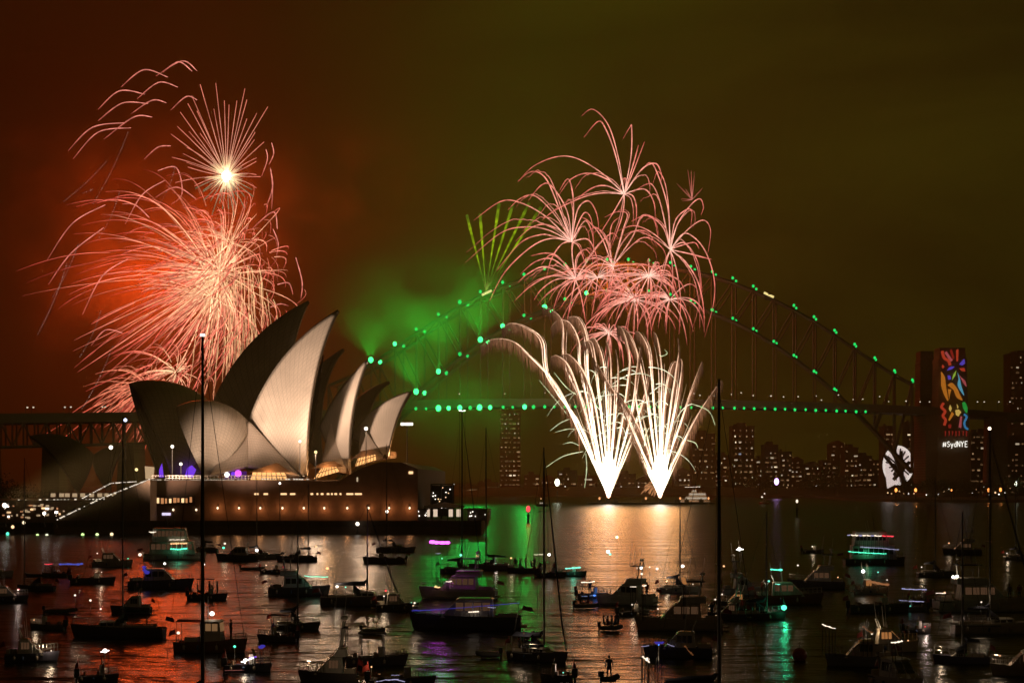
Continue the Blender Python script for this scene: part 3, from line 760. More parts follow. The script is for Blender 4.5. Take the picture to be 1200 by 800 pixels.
# drifting hooked arcs, upper left (pixel rows of the photo's crop, three to one)
ARCS = [[(240, 410), (325, 328), (440, 312)], [(258, 438), (345, 345), (460, 330)], [(345, 265), (420, 200), (510, 212)], [(345, 305), (430, 243), (520, 245)], [(425, 187), (505, 126), (590, 152)], [(482, 228), (558, 170), (625, 187)], [(548, 148), (640, 95), (693, 130)], [(572, 135), (628, 98), (675, 131)], [(462, 280), (535, 233), (585, 242)], [(365, 370), (470, 292), (535, 292)], [(600, 268), (655, 220), (693, 232)], [(507, 440), (555, 398), (600, 393)], [(165, 795), (255, 665), (370, 600)], [(430, 597), (475, 600), (525, 645)], [(440, 668), (500, 565), (578, 515)], [(545, 575), (620, 538), (690, 580)], [(600, 600), (640, 560), (620, 470), (555, 480)], [(170, 880), (250, 770), (365, 680)], [(290, 985), (360, 850), (450, 790)], [(320, 1095), (370, 1040), (430, 1050)], [(1058, 930), (1062, 870), (1040, 785)], [(1030, 915), (1015, 875), (975, 880)], [(972, 780), (978, 735), (960, 685)], [(955, 615), (958, 530), (950, 470)], [(935, 610), (958, 540), (952, 475)], [(920, 500), (940, 440), (935, 405)], [(945, 460), (962, 420), (955, 382)], [(1015, 955), (985, 948), (950, 960)], [(880, 690), (960, 625), (975, 685)]]
b = Burst("scattered hooked pink arcs drifting left above the dense burst", (150, 150), YL_)
for a in ARCS:
    P = smooth([(x / 3, 40 + y / 3, 0) for x, y in a], 8); n = len(P)
    w = rf.uniform(.50, .66)
    b.trail([p + () for p in P], [w * PXM * (.35 + .65 * math.sin(math.pi * min(1, .12 + .8 * i / (n - 1)))) for i in range(n)], [lerp3((.5, .07, .045), (1.5, .48, .36), min(1, .1 + i / n * 1.1)) for i in range(n)])
b.done()
# white-hot star with straight rays
b = Burst("white hot star burst with straight pink rays", (265.5, 206.5), YL_)
for ang, r0, r1, mm_ in [(-90 + a, 8, r, 0) for a, r in ((-52, 82), (-47, 62), (-43, 84), (-38, 70), (-35, 92), (-30, 66), (-27, 98), (-24, 85), (-22, 104), (-18, 112), (-15, 96), (-10, 78), (-6, 106), (-3, 88), (3, 82), (8, 92), (12, 106), (16, 98), (20, 72), (25, 88), (30, 96), (34, 60), (38, 52), (46, 60), (-60, 58), (-66, 70), (-72, 50), (55, 44), (66, 38), (78, 36), (-82, 46), (-92, 60), (-100, 38), (92, 40), (104, 36))] + \
        [(90 + a, 4, r, 1) for a, r in ((-60, 34), (-52, 40), (-44, 30), (-36, 36), (-28, 28), (-20, 38), (-12, 44), (-4, 36), (6, 40), (14, 34), (24, 42), (34, 32), (44, 40), (54, 34), (66, 30), (76, 38))]:
    t = R(ang + rf.uniform(-2, 2)); bend = rf.uniform(-2, 4)
    pts = [(265.5 + math.cos(t) * (r0 + (r1 - r0) * s), 206.5 + math.sin(t) * (r0 + (r1 - r0) * s) + bend * s * s * 2, 0) for s in [j / 7 for j in range(8)]]
    st_ = [(0, (1.6, .9, .5)), (.3, (1.1, .42, .28)), (1, (1.05, .26, .17))] if not mm_ else [(0, (2, 1.7, 1)), (.4, (.5, .42, .26)), (1, (.10, .28, .16))]
    b.trail(pts, .40 * PXM, [ramp(st_, j / 7) for j in range(8)])
for i in range(90):
    t = rf.uniform(0, 2 * math.pi); r = rf.uniform(10, 27); 
    b.trail([(265.5 + math.cos(t) * r * s, 206.5 + math.sin(t) * r * s, rf.uniform(-6, 6) * s) for s in (0.1, .4, .7, 1)], [.9 * PXM, .7 * PXM, .5 * PXM, .2 * PXM], [(3, 2.6, 1.6), (2.2, 1.7, .9), (1.3, .8, .4), (.6, .3, .2)])
o = b.done()
mb = MB(); mb.ball((0, 0, 0), 6.0 * PXM, 1, .8, 1.15, 12, 8, (4, 3.8, 3)); mb.build("burning_core", spark_mat(), o)
# dotted silver glitter falling at the left
for i, ((x0, y0), (x1, y1)) in enumerate((((124, 190), (73, 237)), ((108, 222), (92, 227)), ((150, 155), (108, 240)), ((140, 225), (115, 280)), ((78, 310), (43, 393)), ((92, 285), (60, 350)), ((132, 405), (95, 480)), ((118, 365), (92, 420)), ((205, 195), (186, 240)), ((290, 230), (278, 260)))):
    t = thing("glitter_trail", "dotted silver glitter line falling %s" % ("left of the scattered pink arcs", "below the two longest arcs", "under the pink arcs in a steep line", "beside the orange smoke", "lowest at the outer left", "between the outer arcs and the dense burst", "ending above the road approach", "short, next to the dense burst", "beneath the white star on its left", "beneath the white star on its right")[i], "firework", at(x0, y0, YL_), 0, "silver glitter lines")
    mb = MB(); n = int(math.hypot(x1 - x0, y1 - y0) / 2.1)
    for k in range(n):
        s = (k + rf.uniform(-.3, .3)) / n; p = at(x0 + (x1 - x0) * s + 3 * math.sin(s * 3), y0 + (y1 - y0) * s, YL_) - t.location
        h = rf.uniform(.15, .6) * (1.4 if i in (4, 6) else 1); mb.ball(p, .36 * PXM * rf.uniform(.7, 1.5), 1, 1, 1, 5, 3, (h, h * .72, h * .62))
    o = mb.build("glitter", spark_mat(), t); o['kind'] = 'stuff'
# --- pink bursts over the bridge
YR_ = 1150.0; PXR = YR_ / F
def palm(label, c, n, spd, up, g, wind, T, rad=.62, k=.9, stops=PINK, angs=None, flat=.55):
    b = Burst(label, c, YR_, "pink bursts over the bridge")
    for i in range(n):
        a = rf.uniform(0, 2 * math.pi) if not angs else R(rf.uniform(*angs)); s = spd * rf.uniform(.6, 1.05); inc = rf.uniform(.55, 1)
        v = (math.cos(a) * s * inc, -math.sin(a) * s * inc * flat - up * rf.uniform(.7, 1.2), s * math.sqrt(1 - inc * inc * .98) * rf.choice((-1, 1)))
        pts = fly(c + (0,), v, 0, T * rf.uniform(.65, 1.0), k, g, wind)
        dim = rf.uniform(.7, 1.1)
        b.trail(pts, [rad * PXR * (.75 + .5 * math.sin(math.pi * j / 14)) * (1 - .55 * (j / 14) ** 5) * rf.uniform(.95, 1.05) for j in range(15)], [tuple(x * dim for x in ramp(stops, j / 14)) for j in range(15)])
    return b.done()
def q7(x, y): return (520 + x * .3, 120 + y * .3, 0)
def drawn(label, c, paths, extra=0, spd=100):
    b = Burst(label, q7(*c)[:2], YR_, "pink bursts over the bridge")
    for path in paths:
        P = smooth([q7(*c)] + [q7(*p) for p in path], 7); n = len(P); z = rf.uniform(-60, 60)
        P = [(p[0], p[1], z * math.sin(1.6 * i / n)) for i, p in enumerate(P)]
        w = rf.uniform(.48, .62) * PXR
        b.trail(P, [w * (.8 + .35 * math.sin(math.pi * i / n)) * (1 - .6 * (i / n) ** 5) for i in range(n)], [ramp(PINK, i / (n - 1)) for i in range(n)])
        if rf.random() < .5:   # a second star on nearly the same path
            k = rf.uniform(.75, .97); ox = rf.uniform(-3, 3)
            P2 = [(P[0][0] + (p[0] - P[0][0]) * k + ox * i / n, P[0][1] + (p[1] - P[0][1]) * k + rf.uniform(0, 3) * i / n, -p[2]) for i, p in enumerate(P)]
            P2 = [(p[0], p[1] , p[2]) for p in P2]
            b.trail(P2, [w * .75 * (.8 + .35 * math.sin(math.pi * i / n)) * (1 - .6 * (i / n) ** 5) for i in range(n)], [tuple(v * .75 for v in ramp(PINK, i / (n - 1))) for i in range(n)])
    return b
drawn("tall pink palm burst, uppermost over the bridge", (705, 358), [[(680, 220), (640, 100), (580, 42), (535, 70)], [(670, 210), (630, 110), (600, 85), (545, 148)], [(735, 200), (740, 80), (735, 74), (708, 118)], [(740, 270), (778, 170)], [(733, 260), (748, 200)], [(620, 270), (520, 205), (440, 195), (350, 230), (290, 290)], [(650, 300), (570, 265), (500, 285), (450, 350)], [(640, 320), (580, 325), (500, 385)], [(620, 350), (540, 365), (440, 410), (385, 450)], [(715, 300), (705, 290), (690, 330)], [(735, 370), (748, 420), (745, 490)], [(770, 270), (820, 255), (840, 300), (838, 330)], [(780, 345), (815, 400), (820, 470)], [(660, 440), (600, 540)], [(690, 460), (640, 600)]]).done()
drawn("wide pink palm burst over the yellow green comet fan's right", (500, 545), [[(450, 400), (400, 280), (345, 248), (290, 285)], [(480, 430), (420, 340), (380, 340), (330, 400)], [(505, 400), (485, 315), (450, 360)], [(440, 440), (360, 355), (300, 360), (250, 405)], [(400, 440), (300, 380), (220, 372), (115, 445)], [(410, 490), (320, 470), (220, 490), (80, 605)], [(430, 520), (380, 510), (300, 540), (205, 650)], [(420, 540), (340, 580), (240, 680), (180, 795)], [(540, 470), (565, 455), (590, 520), (585, 620)], [(560, 540), (590, 600), (600, 680)], [(470, 500), (400, 460), (340, 470), (280, 520)], [(520, 430), (560, 400), (590, 450), (600, 520)], [(460, 560), (420, 620), (400, 690)], [(530, 560), (560, 640)]]).done()
drawn("pink palm burst at the outer right with long drooping tails", (885, 575), [[(880, 400), (840, 250), (815, 210), (785, 240)], [(885, 420), (875, 300), (850, 245), (830, 290)], [(850, 400), (820, 320), (790, 315), (740, 345)], [(910, 480), (960, 410), (990, 395), (1000, 430), (990, 460)], [(950, 500), (1010, 462), (1040, 500), (1030, 590)], [(930, 520), (970, 540), (1010, 600), (1038, 700), (1035, 800), (1000, 930)], [(920, 560), (980, 545), (1000, 570)], [(940, 620), (990, 700), (1012, 800), (1015, 900)], [(860, 480), (800, 430), (740, 450)], [(820, 520), (740, 490), (660, 520)], [(960, 590), (1020, 605), (1050, 612)], [(900, 470), (940, 430), (960, 440), (955, 500)], [(910, 640), (930, 760), (925, 900)], [(860, 640), (830, 760), (800, 860)], [(930, 560), (975, 640), (990, 760)], [(890, 660), (890, 800)]]).done()
drawn("pink burst of flat swept trails left of the middle", (515, 690), [[(430, 620), (360, 630), (300, 680)], [(400, 640), (330, 665), (290, 700)], [(420, 680), (340, 720), (275, 780)], [(440, 700), (380, 745), (350, 790)], [(500, 560), (540, 450), (570, 470), (580, 560)], [(600, 560), (660, 500), (690, 520)], [(450, 600), (400, 580), (340, 590)], [(520, 600), (560, 560), (600, 610)], [(480, 640), (420, 600), (380, 640)], [(570, 640), (640, 610), (700, 660)], [(500, 760), (480, 860)], [(540, 750), (560, 850)], [(460, 720), (430, 800)], [(560, 690), (620, 740), (640, 800)]]).done()
drawn("pink burst in the middle of the crossing trails", (660, 640), [[(620, 520), (570, 450), (540, 430)], [(700, 500), (720, 430), (680, 418), (630, 440)], [(740, 520), (780, 430), (830, 440), (850, 520)], [(600, 600), (540, 620), (490, 690)], [(640, 540), (600, 480), (560, 500)], [(720, 570), (790, 520), (860, 560), (880, 620)], [(690, 560), (740, 500), (800, 500), (840, 560)], [(600, 640), (550, 680), (530, 740)], [(720, 640), (790, 650), (850, 700)], [(650, 720), (630, 820)], [(690, 720), (720, 810)], [(620, 700), (580, 790)], [(650, 540), (660, 470), (690, 440)]]).done()
palm("pink burst right of the middle, trails crossing its neighbour", (760, 324), 34, 125, 20, 55, -5, 1.7, .52, 1.5)
palm("low pink burst right above the white fountains", (743, 351), 36, 130, 15, 60, -6, 1.6, .50, 1.5)
palm("low pink burst beside the right fountain's tops", (785, 351), 26, 110, 15, 60, 0, 1.6, .50, 1.5)
palm("small pink burst just over the left fountain's curls", (713, 390), 30, 105, 12, 55, -6, 1.4, .48, 1.5)
palm("thin pink burst behind the crossing trails", (700, 325), 28, 150, 20, 60, -8, 1.7, .42, 1.5)
b = Burst("tiny pink spark star apart at the upper right", (811, 234), YR_, "pink bursts over the bridge")
for x, y in ((793, 215), (806, 199), (810, 200), (814, 201), (803, 221), (823, 221), (799, 236), (798, 233)):
    b.trail([(811, 234, 0), ((811 + x) / 2, (234 + y) / 2, 0), (x, y, 0)], [.35 * PXR, .5 * PXR, .25 * PXR], [(.8, .25, .2), (.6, .15, .1), (.35, .07, .05)])
b.done()
# --- yellow green comet fan from the arch
b = Burst("yellow green comet fan rising from the bridge arch", (569.5, 341), 1182, "comet fans", "comet_fan")
for x, y in ((547, 252), (562.5, 250), (585, 238), (601, 240), (620, 238), (634, 243)):
    n = 34; pts = []; rad = []; cols = []
    for i in range(n):
        s = i / (n - 1); pts.append((569.5 + (x - 569.5) * s, 341 + (y - 341) * s, 0))
        dim = (x > 590) * .25
        rad.append((.25 + 2.0 * max(0, s - .22) ** .8) * .51 * (.85 + .3 * rf.random()))
        mo = rf.uniform(.5, 1.25) * (1 - dim)
        c = ramp([(0, (.5, .5, .1)), (.2, (.16, .26, .015)), (.45, (.36, .55, .008)), (.8, (.30, .44, .006)), (1, (.12, .17, .01))], s); cols.append(tuple(v * mo for v in c))
    b.trail(pts, rad, cols, 6)
o = b.done("comet_tail")
# a cannon on the arch under the fan, and its twin under the light beams
for x, y, Y, lab in ((570.5, 343, 1182, "lit yellow launch platform on the arch under the green comet fan"), (901, 345.5, 1207, "lit yellow launch platform on the arch under the light beams")):
    t = thing("launch_platform", lab, "launcher", at(x, y, Y)); sgn = 1 if x < 700 else -1
    mb = MB(); mb.tube([(-3, 0, -1.4 * sgn), (3, 0, 1.4 * sgn)], .7, 6); mb.build("lit_tray", glow("yellow_work_light", (1, .8, .3), 1.3), t)
    mb = MB(); mb.box(-2.5, 2.5, .8, 2.2, -3, -.8); mb.build("support_frame", M_LAMPBOX, t)
# faint light beams fanning up from the arch
for i, (x, y) in enumerate(((914, 225), (928, 218), (948, 222), (966, 240), (990, 262))):
    t = thing("beam_projector", "small beam projector on the arch, its faint beam %s" % ("steepest", "second steepest", "in the middle of the fan", "second lowest", "lowest")[i], "projector", at(901 + i * .5, 344, 1206), 0, "beam projectors on the arch")
    mb = MB(); mb.tube([(0, 0, -.6), (0, 0, .5)], [.35, .5], 8); mb.build("barrel", M_LAMPBOX, t)
    lamp("beam_light", (0, 0, .6), (1, .85, .2), 7.0e6, .2, t, R(1.6), Vector(at(x, y, 1206)) - Vector(at(901, 344, 1206)), .6)
# --- white fountains from the barge
YF = 1105.0; PXF = YF / F
HOT = [(0, (6, 5.2, 4)), (.3, (4.0, 3.0, 2.1)), (.6, (2.0, 1.2, .78)), (.82, (1.0, .55, .33)), (1, (.35, .16, .09))]
def q8(x, y): return (560 + x * .3125, 350 + y * .3125, 0)
FL = [[(490, 745), (462, 680), (400, 545), (300, 335), (190, 210), (130, 160), (60, 152), (10, 180)],
      [(490, 745), (440, 620), (380, 470), (265, 290), (245, 160), (190, 110), (130, 92), (90, 110)],
      [(490, 745), (462, 640), (410, 470), (390, 385), (325, 240), (320, 100), (290, 50), (240, 30)],
      [(490, 745), (452, 600), (420, 430), (385, 250), (380, 160), (345, 90), (300, 80), (275, 105)],
      [(490, 745), (466, 640), (435, 470), (410, 260), (410, 150), (385, 80), (355, 65), (335, 78)],
      [(490, 745), (450, 620), (415, 470), (350, 270), (300, 215), (270, 222)], [(490, 745), (470, 600), (440, 400), (400, 280), (345, 212), (310, 212)],
      [(490, 745), (478, 560), (455, 350), (440, 220), (425, 160), (390, 165)], [(490, 745), (490, 560), (480, 360), (470, 230), (440, 150), (415, 155)],
      [(490, 745), (492, 560), (500, 350), (497, 210), (480, 150)], [(490, 745), (505, 560), (520, 380), (525, 260), (515, 190)],
      [(490, 745), (520, 590), (545, 440), (560, 330), (570, 220), (545, 120), (520, 102)], [(490, 745), (530, 600), (570, 450), (590, 330), (600, 220), (575, 150), (560, 120)],
      [(490, 745), (545, 590), (600, 440), (630, 340), (640, 265)]]
FR = [[(683, 745), (655, 660), (600, 540), (540, 400), (480, 300), (430, 220)], [(683, 745), (650, 620), (610, 470), (590, 340), (600, 230), (610, 180)],
      [(683, 745), (665, 600), (640, 420), (615, 270), (580, 150), (540, 105)], [(683, 745), (675, 590), (660, 400), (650, 280), (640, 190), (610, 130), (590, 122)],
      [(683, 745), (686, 590), (688, 400), (690, 260), (675, 150), (660, 122)], [(683, 745), (700, 590), (720, 420), (740, 280), (752, 200), (748, 148)],
      [(683, 745), (700, 600), (735, 440), (755, 330), (765, 240), (755, 225)], [(683, 745), (715, 600), (765, 450), (800, 340), (840, 235)],
      [(683, 745), (720, 640), (780, 520), (840, 410), (915, 305)], [(683, 745), (690, 560), (700, 400), (715, 300), (735, 240), (765, 235)],
      [(683, 745), (660, 640), (620, 520), (570, 420), (520, 350)]]
for base, paths, lab, side in (((490, 745), FL, "white hot comet fountain bending left above the barge, the left of two", -1), ((683, 745), FR, "white hot comet fountain from the barge, the right of two", 1)):
    b = Burst(lab, q8(*base)[:2], YF, "white fountains on the barge", "firework_fountain")
    side_ = MB()
    for pi, path in enumerate(paths):
        P = smooth([q8(*p) for p in path], 7); n = len(P)
        P = [(p[0], p[1], (pi % 5 - 2) * 3 * i / n) for i, p in enumerate(P)]
        b.trail(P, [PXF * (.45 + .55 * math.sin(math.pi * i / n)) * (1 - .85 * (i / n) ** 2) for i in range(n)], [ramp(HOT, i / (n - 1)) for i in range(n)], 5)
        for _ in range(2):   # thinner strands running beside the head
            ox, oz = rf.uniform(-7, 7), rf.uniform(-8, 8); kk = rf.uniform(.55, .97)
            P2 = [(p[0] + ox * (i / n) ** 1.2, p[1] + rf.uniform(-.4, .4), p[2] + oz * i / n) for i, p in enumerate(P[:max(6, int(n * kk))])]; n2 = len(P2)
            b.trail(P2, [PXF * (.28 + .34 * math.sin(math.pi * i / n2)) * (1 - .8 * (i / n2) ** 2) for i in range(n2)], [tuple(.85 * v for v in ramp(HOT, i / (n - 1))) for i in range(n2)], 4)
        # dim brushed sparks left behind, hanging under the comet
        for i in range(int(n * .30), n):
            p = P[i]; s = i / n
            for _ in range(12):
                L_ = rf.uniform(5, 25) * (1.15 - s * .5); dx = rf.uniform(.15, .65) * (1 if p[0] > P[0][0] - 200 else 1)
                j = min(n - 1, i + 1); fx = P[i][0] + (P[j][0] - P[i][0]) * rf.random(); fy = P[i][1] + (P[j][1] - P[i][1]) * rf.random()
                q = [(fx, fy, p[2] + .5), (fx + dx * 2.2, fy + L_ * .5, p[2] + .5), (fx + dx * 3.2, fy + L_, p[2] + .5)]
                h = rf.uniform(.2, .85) * (1.45 - .95 * s) * (1 - .75 * max(0, (s - .72) / .28))
                side_.tube([px3(v, YF) - b.t.location for v in q], [.22 * PXF, .30 * PXF, .08 * PXF], 3, [(h, h * .48, h * .27), (h * .7, h * .29, h * .14), (h * .25, h * .1, h * .05)])
    # many thin hot jets near the base
    for i in range(34):
        a = R(rf.uniform(-26, 26)); ln = rf.uniform(40, 150) * (1 - abs(a) * .4); c = q8(*base)
        pts = [(c[0] + math.sin(a) * ln * s * 1.0, c[1] - math.cos(a) * ln * s - 0, rf.uniform(-3, 3)) for s in (0, .2, .4, .6, .8, 1)]
        b.trail(pts, [.4 * PXF, .55 * PXF, .5 * PXF, .36 * PXF, .26 * PXF, .12 * PXF], [(6, 5.4, 4.2), (5, 4.4, 3.3), (3.2, 2.6, 1.7), (1.8, 1.3, .8), (1.0, .65, .4), (.5, .3, .15)])
    o = b.done("comet_trail"); s_ = side_.build("brushed_sparks", spark_mat(), o); s_['kind'] = 'stuff'
    mb = MB(); mb.tube([(0, 0, 0), (0, 0, 5), (0, 0, 15), (0, 0, 26)], [.8, 2.2, 4.6, 1.2], 10, [(5, 2.2, 1.2), (7, 6, 5), (6, 5.4, 4.4), (4, 3.4, 2.6)]); mb.build("burning_core", spark_mat(), o, True)
    lamp("fountain_light", (0, -4, 38), (1, .42, .11), 8.5e4, 14, o)
# greenish crackle trails thrown out of the fountains
b = Burst("thin greenish white crackle sparks crossing the fountains", (722, 500), YF, "crackle sparks")
for i in range(56):
    c = (rf.choice((712, 740, 770)) + rf.gauss(0, 14), rf.uniform(430, 535), 0); a = rf.uniform(0, 2 * math.pi); s = rf.uniform(40, 105)
    pts = fly(c, (math.cos(a) * s, -abs(math.sin(a)) * s * .9, rf.uniform(-30, 30)), .1, rf.uniform(.7, 1.2), 1.3, 95, -8)
    b.trail(pts, [.42 * PXF * (1 - .6 * (j / 14) ** 3) for j in range(15)], [ramp([(0, (2.2, 2.1, 1.5)), (.6, (1.1, 1.1, .7)), (1, (.5, .55, .3))], j / 14) for j in range(15)])
for path in ([(253, 633), (320, 590), (395, 572)], [(270, 495), (310, 465), (345, 450)], [(290, 500), (340, 488), (390, 490)], [(230, 305), (280, 365), (340, 440)], [(285, 275), (330, 330), (370, 360)], [(890, 475), (865, 420), (800, 393)], [(825, 560), (815, 540), (785, 530)], [(400, 710), (408, 640), (405, 580)], [(318, 545), (350, 538), (380, 550)], [(700, 190), (710, 205), (690, 215), (680, 210)]):
    P = smooth([q8(*p) for p in path], 5); n = len(P); b.trail(P, [.5 * PXF * math.sin(math.pi * (.15 + .7 * i / n)) for i in range(n)], [lerp3((.6, .72, .36), (1.3, 1.4, .8), i / n) for i in range(n)])
b.done()
b = Burst("small orange spark spray at the foot of the right fountain", (771, 565), YF, "crackle sparks")
for i in range(60):
    a = R(rf.uniform(100, 170)); s = rf.uniform(8, 34); pts = fly((772, 572, 0), (math.cos(a) * s, -math.sin(a) * s, 0), .5, 1.0, 1, 30, 0, 4)
    b.trail(pts, .28 * PXF, [(.7, .3, .12)] * 5)
b.done()
# lights the bursts throw into the smoky air
lamp("burst_light_red", at(205, 320, YL_ + 70), (1, .09, .009), RED_P, 25)
lamp("burst_light_upper", at(262, 215, YL_ + 20), (1, .09, .01), RED_P * .10, 12)
lamp("burst_light_pink", at(725, 320, YR_ + 40), (1, .20, .03), 1.7e5, 18)
# ------------------------------------------------------------------ floodlight masts and lamps ashore
def lamp_post(px, py, Y, zbase, label, m, r=.4, group=None, h2=None, name="street_lamp"):
    p = at(px, py, Y); t = thing(name, label, "street lamp" if name == "street_lamp" else "floodlight", (p.x, Y, zbase), 0, group)
    h = p.z - zbase
    mb = MB(); mb.tube([(0, 0, 0), (0, 0, h * .5), (0, 0, h - r)], [.16, .12, .09], 6); mb.frustum((-.3, .3, -.3, .3), (-.16, .16, -.16, .16), 0, .5); mb.build("lamp_post", M_POLE, t)
    mb = MB(); mb.ball((0, -.1, h), r, 1, 1, 1, 10, 6); mb.build("globe", m, t, True)
    return t
def flood(px, py, Y, zbase, aim, power, cone, label, col=(1, .69, .49), size=3.0, r=.5, blend=.7, m=None):
    t = lamp_post(px, py, Y, zbase, label, m or glow("flood_lens_light", (1, .95, .85), 9), r, None, None, "floodlight_mast")
    h = at(px, py, Y).z - zbase
    mb = MB(); mb.box(-r * 1.6, r * 1.6, r * .6, r * 1.5, h - r, h + r); mb.build("lamp_housing", M_DARK, t)
    lamp("flood_beam", (0, -.8, h), col, power, size, t, cone, Vector(aim) - t.location + Vector((0, -.8, 0)) * 0, blend)
    return t
flood(6, 592, 470, 3, at(342, 445, 556), 1.25e6, R(24), "dazzling white floodlight mast on the foreshore at the far left")
flood(52, 601, 470, 3, at(430, 490, 556), .75e6, R(16), "white floodlight mast beside the stair foot, second from the left edge", r=.35)
flood(66, 600, 462, 3, at(272, 512, 556), 3.6e5, R(15), "small white floodlight mast right beside its taller twin by the stairs", r=.3)
W1 = glow("street_globe_light", (1, .90, .74), 3)
B1 = glow("cold_globe_light", (.62, .70, 1), 4)
for i, (x, y, r, m, lab) in enumerate(((130, 524, .55, W1, "street lamp with warm globe standing on the upper stair landing"), (147, 492, .45, B1, "tall lamp with cold blue globe beside the dark glazed roof mouth"), (160, 550, .42, glow("amber_globe_light", (1, .72, .3), 2), "dim amber lamp low between the stairs and the glazed roof mouth"), (202, 523, .45, W1, "street lamp with white globe in front of the dark low roof"), (212, 543.5, .42, W1, "low white lamp beside the purple lit panel"), (351.5, 517, .36, W1, "lamp on a slim post before the largest pale roof"), (370, 529.5, .42, glow("amber_globe_light", (1, .72, .3), 2), "amber lamp in the gap right of the largest pale roof"), (429, 502, .5, W1, "white lamp on a slim post before the narrow end roofs"))):
    q_ = lamp_post(x, y, YP + 2.5, 13.9 if x > 160 else 9.5, lab, m, r)
    if x in (429, 370): lamp("globe_light", (0, -.8, at(x, y, YP + 2.5).z - 13.9 + .2), (1, .66, .42), {429: 9000, 370: 7500}[x], .4, q_)
# flood bar on a mast at the harbour end
t = thing("floodlight_mast", "mast with a bar of white floodlights at the opera house's harbour end", "floodlight", at(477, 548, 545))
mb = MB(); mb.tube([(0, 0, -2), (0, 0, 12)], .12, 6); mb.build("lamp_post", M_POLE, t)
for dx in (-1.2, 0, 1.1):
    mb = MB(); mb.box(dx - .5, dx + .5, -.3, .2, 11.8, 12.5); mb.build("lamp_head", M_WHITEL, t)
# harbour-side lamps along the broadwalk and foreshore
for x, y, c, lab in ((28, 612, (1, .8, .5), "pair light amber"), (44, 627, (.7, 1, .35), "yellow green"), (97, 626, (.6, 1, .3), "lime green"), (114, 626, (.75, 1, .4), "pale lime"), (131, 625.5, (1, .75, .4), "orange white"), (55, 627, (.9, .9, .6), "pale yellow"), (9, 625, (.1, .9, .5), "green"), (15, 617, (1, .6, .3), "dull orange")):
    lamp_post(x, y, 500, 3.1 if y < 616 else .4, "%s quay lamp reflected in the dark water below the stairs" % lab, glow("quay_%d_%d_%d" % tuple(int(v * 99) for v in c), c, 2.0), .42, "quay lamps below the stairs")
flood(328, 566, YP - 9, 3.1, at(422, 462, 552), 1.3e5, R(22), "added slim floodlight mast on the broadwalk, brightening the end roofs", r=.22)  # added fill light, lifts the shaded end shells
lamp_post(453.5, 599, YP - 11, 3.1, "short white lamp post on the broadwalk edge", W1, .4); lamp_post(419, 613.5, YP - 14, .3, "white mooring light low on the sea wall", W1, .5)
# white awning light strip on the quay wall
# ---- the small restaurant shells at the far left
t = thing("restaurant_pavilion", "dim low restaurant shells left of the opera house stairs", "restaurant", at(90, 565, 600))
hall_r = Hall(90, 600, R(14)); _op = opera
def shell2(*a, **k):
    global opera
    opera = t; o = shell(*a, **k); opera = _op; return o
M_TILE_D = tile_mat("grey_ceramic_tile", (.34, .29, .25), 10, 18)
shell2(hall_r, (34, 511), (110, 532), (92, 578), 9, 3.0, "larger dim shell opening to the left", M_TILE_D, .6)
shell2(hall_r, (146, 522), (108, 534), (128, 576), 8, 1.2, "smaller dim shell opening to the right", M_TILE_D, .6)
mb = MB(); mb.prism([p - t.location for p in prof([(60, 590), (60, 577), (160, 577), (160, 590)], 594)], (0, 30, 0)); mb.build("base", M_GRAN, t)
for i in range(9):
    x = 62 + i * 9 + rnd.uniform(-2, 2); p = at(x, 580, 593.8) - t.location; mb = MB(); mb.box(p.x - .7, p.x + .7, p.y - .2, p.y, p.z - .5, p.z + .6); mb.build("window", glow("dull_window", (1, .7, .4), .45), t)
# ---- concourse building, kiosks and crowd lights at the left
t = thing("concourse_building", "low dark concourse building with small lit openings left of the stairs", "building", at(60, 600, YP))
mb = MB(); mb.prism([p - t.location for p in prof([(-40, 613), (-40, 586), (100, 586), (62, 612)], YP - 5)], (0, 60, 0)); mb.build("wall", M_GRAN, t)
for i in range(40):
    x = rnd.uniform(2, 78); y = rnd.choice((592, 596, 599, 603, 606)) + rnd.uniform(-1, 1); w = rnd.uniform(.12, .55); p = at(x, y, YP - 5) - t.location
    if x > 62 + (612 - y) * 1.35: continue
    mb = MB(); mb.box(p.x - w, p.x + w, p.y - .25, p.y - .02, p.z - .2, p.z + rnd.uniform(.1, .35)); mb.build("window", rnd.choice((M_WARMWIN, glow("dull_window", (1, .7, .4), .45), glow("faint_orange_window", (1, .45, .2), .5), glow("dull_window", (1, .7, .4), .45), W1)), t)
# ---- marquee and sheds on the quay tip, right of the opera house
t = thing("quay_marquee", "white lit marquee on the quay tip beside the opera house", "marquee", at(520, 606, YP + 6))
mb = MB(); w = at(545, 0, YP + 6).x - at(500, 0, YP + 6).x
mb.prism([(-w / 2, 0, 2.6), (-w / 2 - .3, 0, 3.1), (0, 0, 4.0), (w / 2 + .3, 0, 3.1), (w / 2, 0, 2.6)], (0, 9, 0)); mb.build("canopy", mat("white_canvas", (.7, .6, .5), .8, var=.1), t)
for i in range(6): mb = MB(); mb.box(-w / 2 + i * w / 5 - .08, -w / 2 + i * w / 5 + .08, 0, .16, -.9, 2.6); mb.build("post", M_POLE, t)
for i in range(5):
    if i != 2: mb = MB(); mb.box(-w / 2 + i * w / 5 + .3, -w / 2 + i * w / 5 + 1.4, .3, .5, .2, 2.2); mb.build("lit_panel", glow("marquee_light", (1, .76, .55), .8), t)
t = thing("stage_tower", "dark scaffold tower with tiny white lights behind the marquee", "tower", at(517, 604, YP + 30))
mb = MB(); a = at(505, 604, YP + 30) - t.location; b_ = at(531, 567, YP + 30) - t.location
for x in (a.x, 0, b_.x):
    for y in (0, 5): mb.tube([(x, y, -1), (x, y, b_.z)], .14, 4)
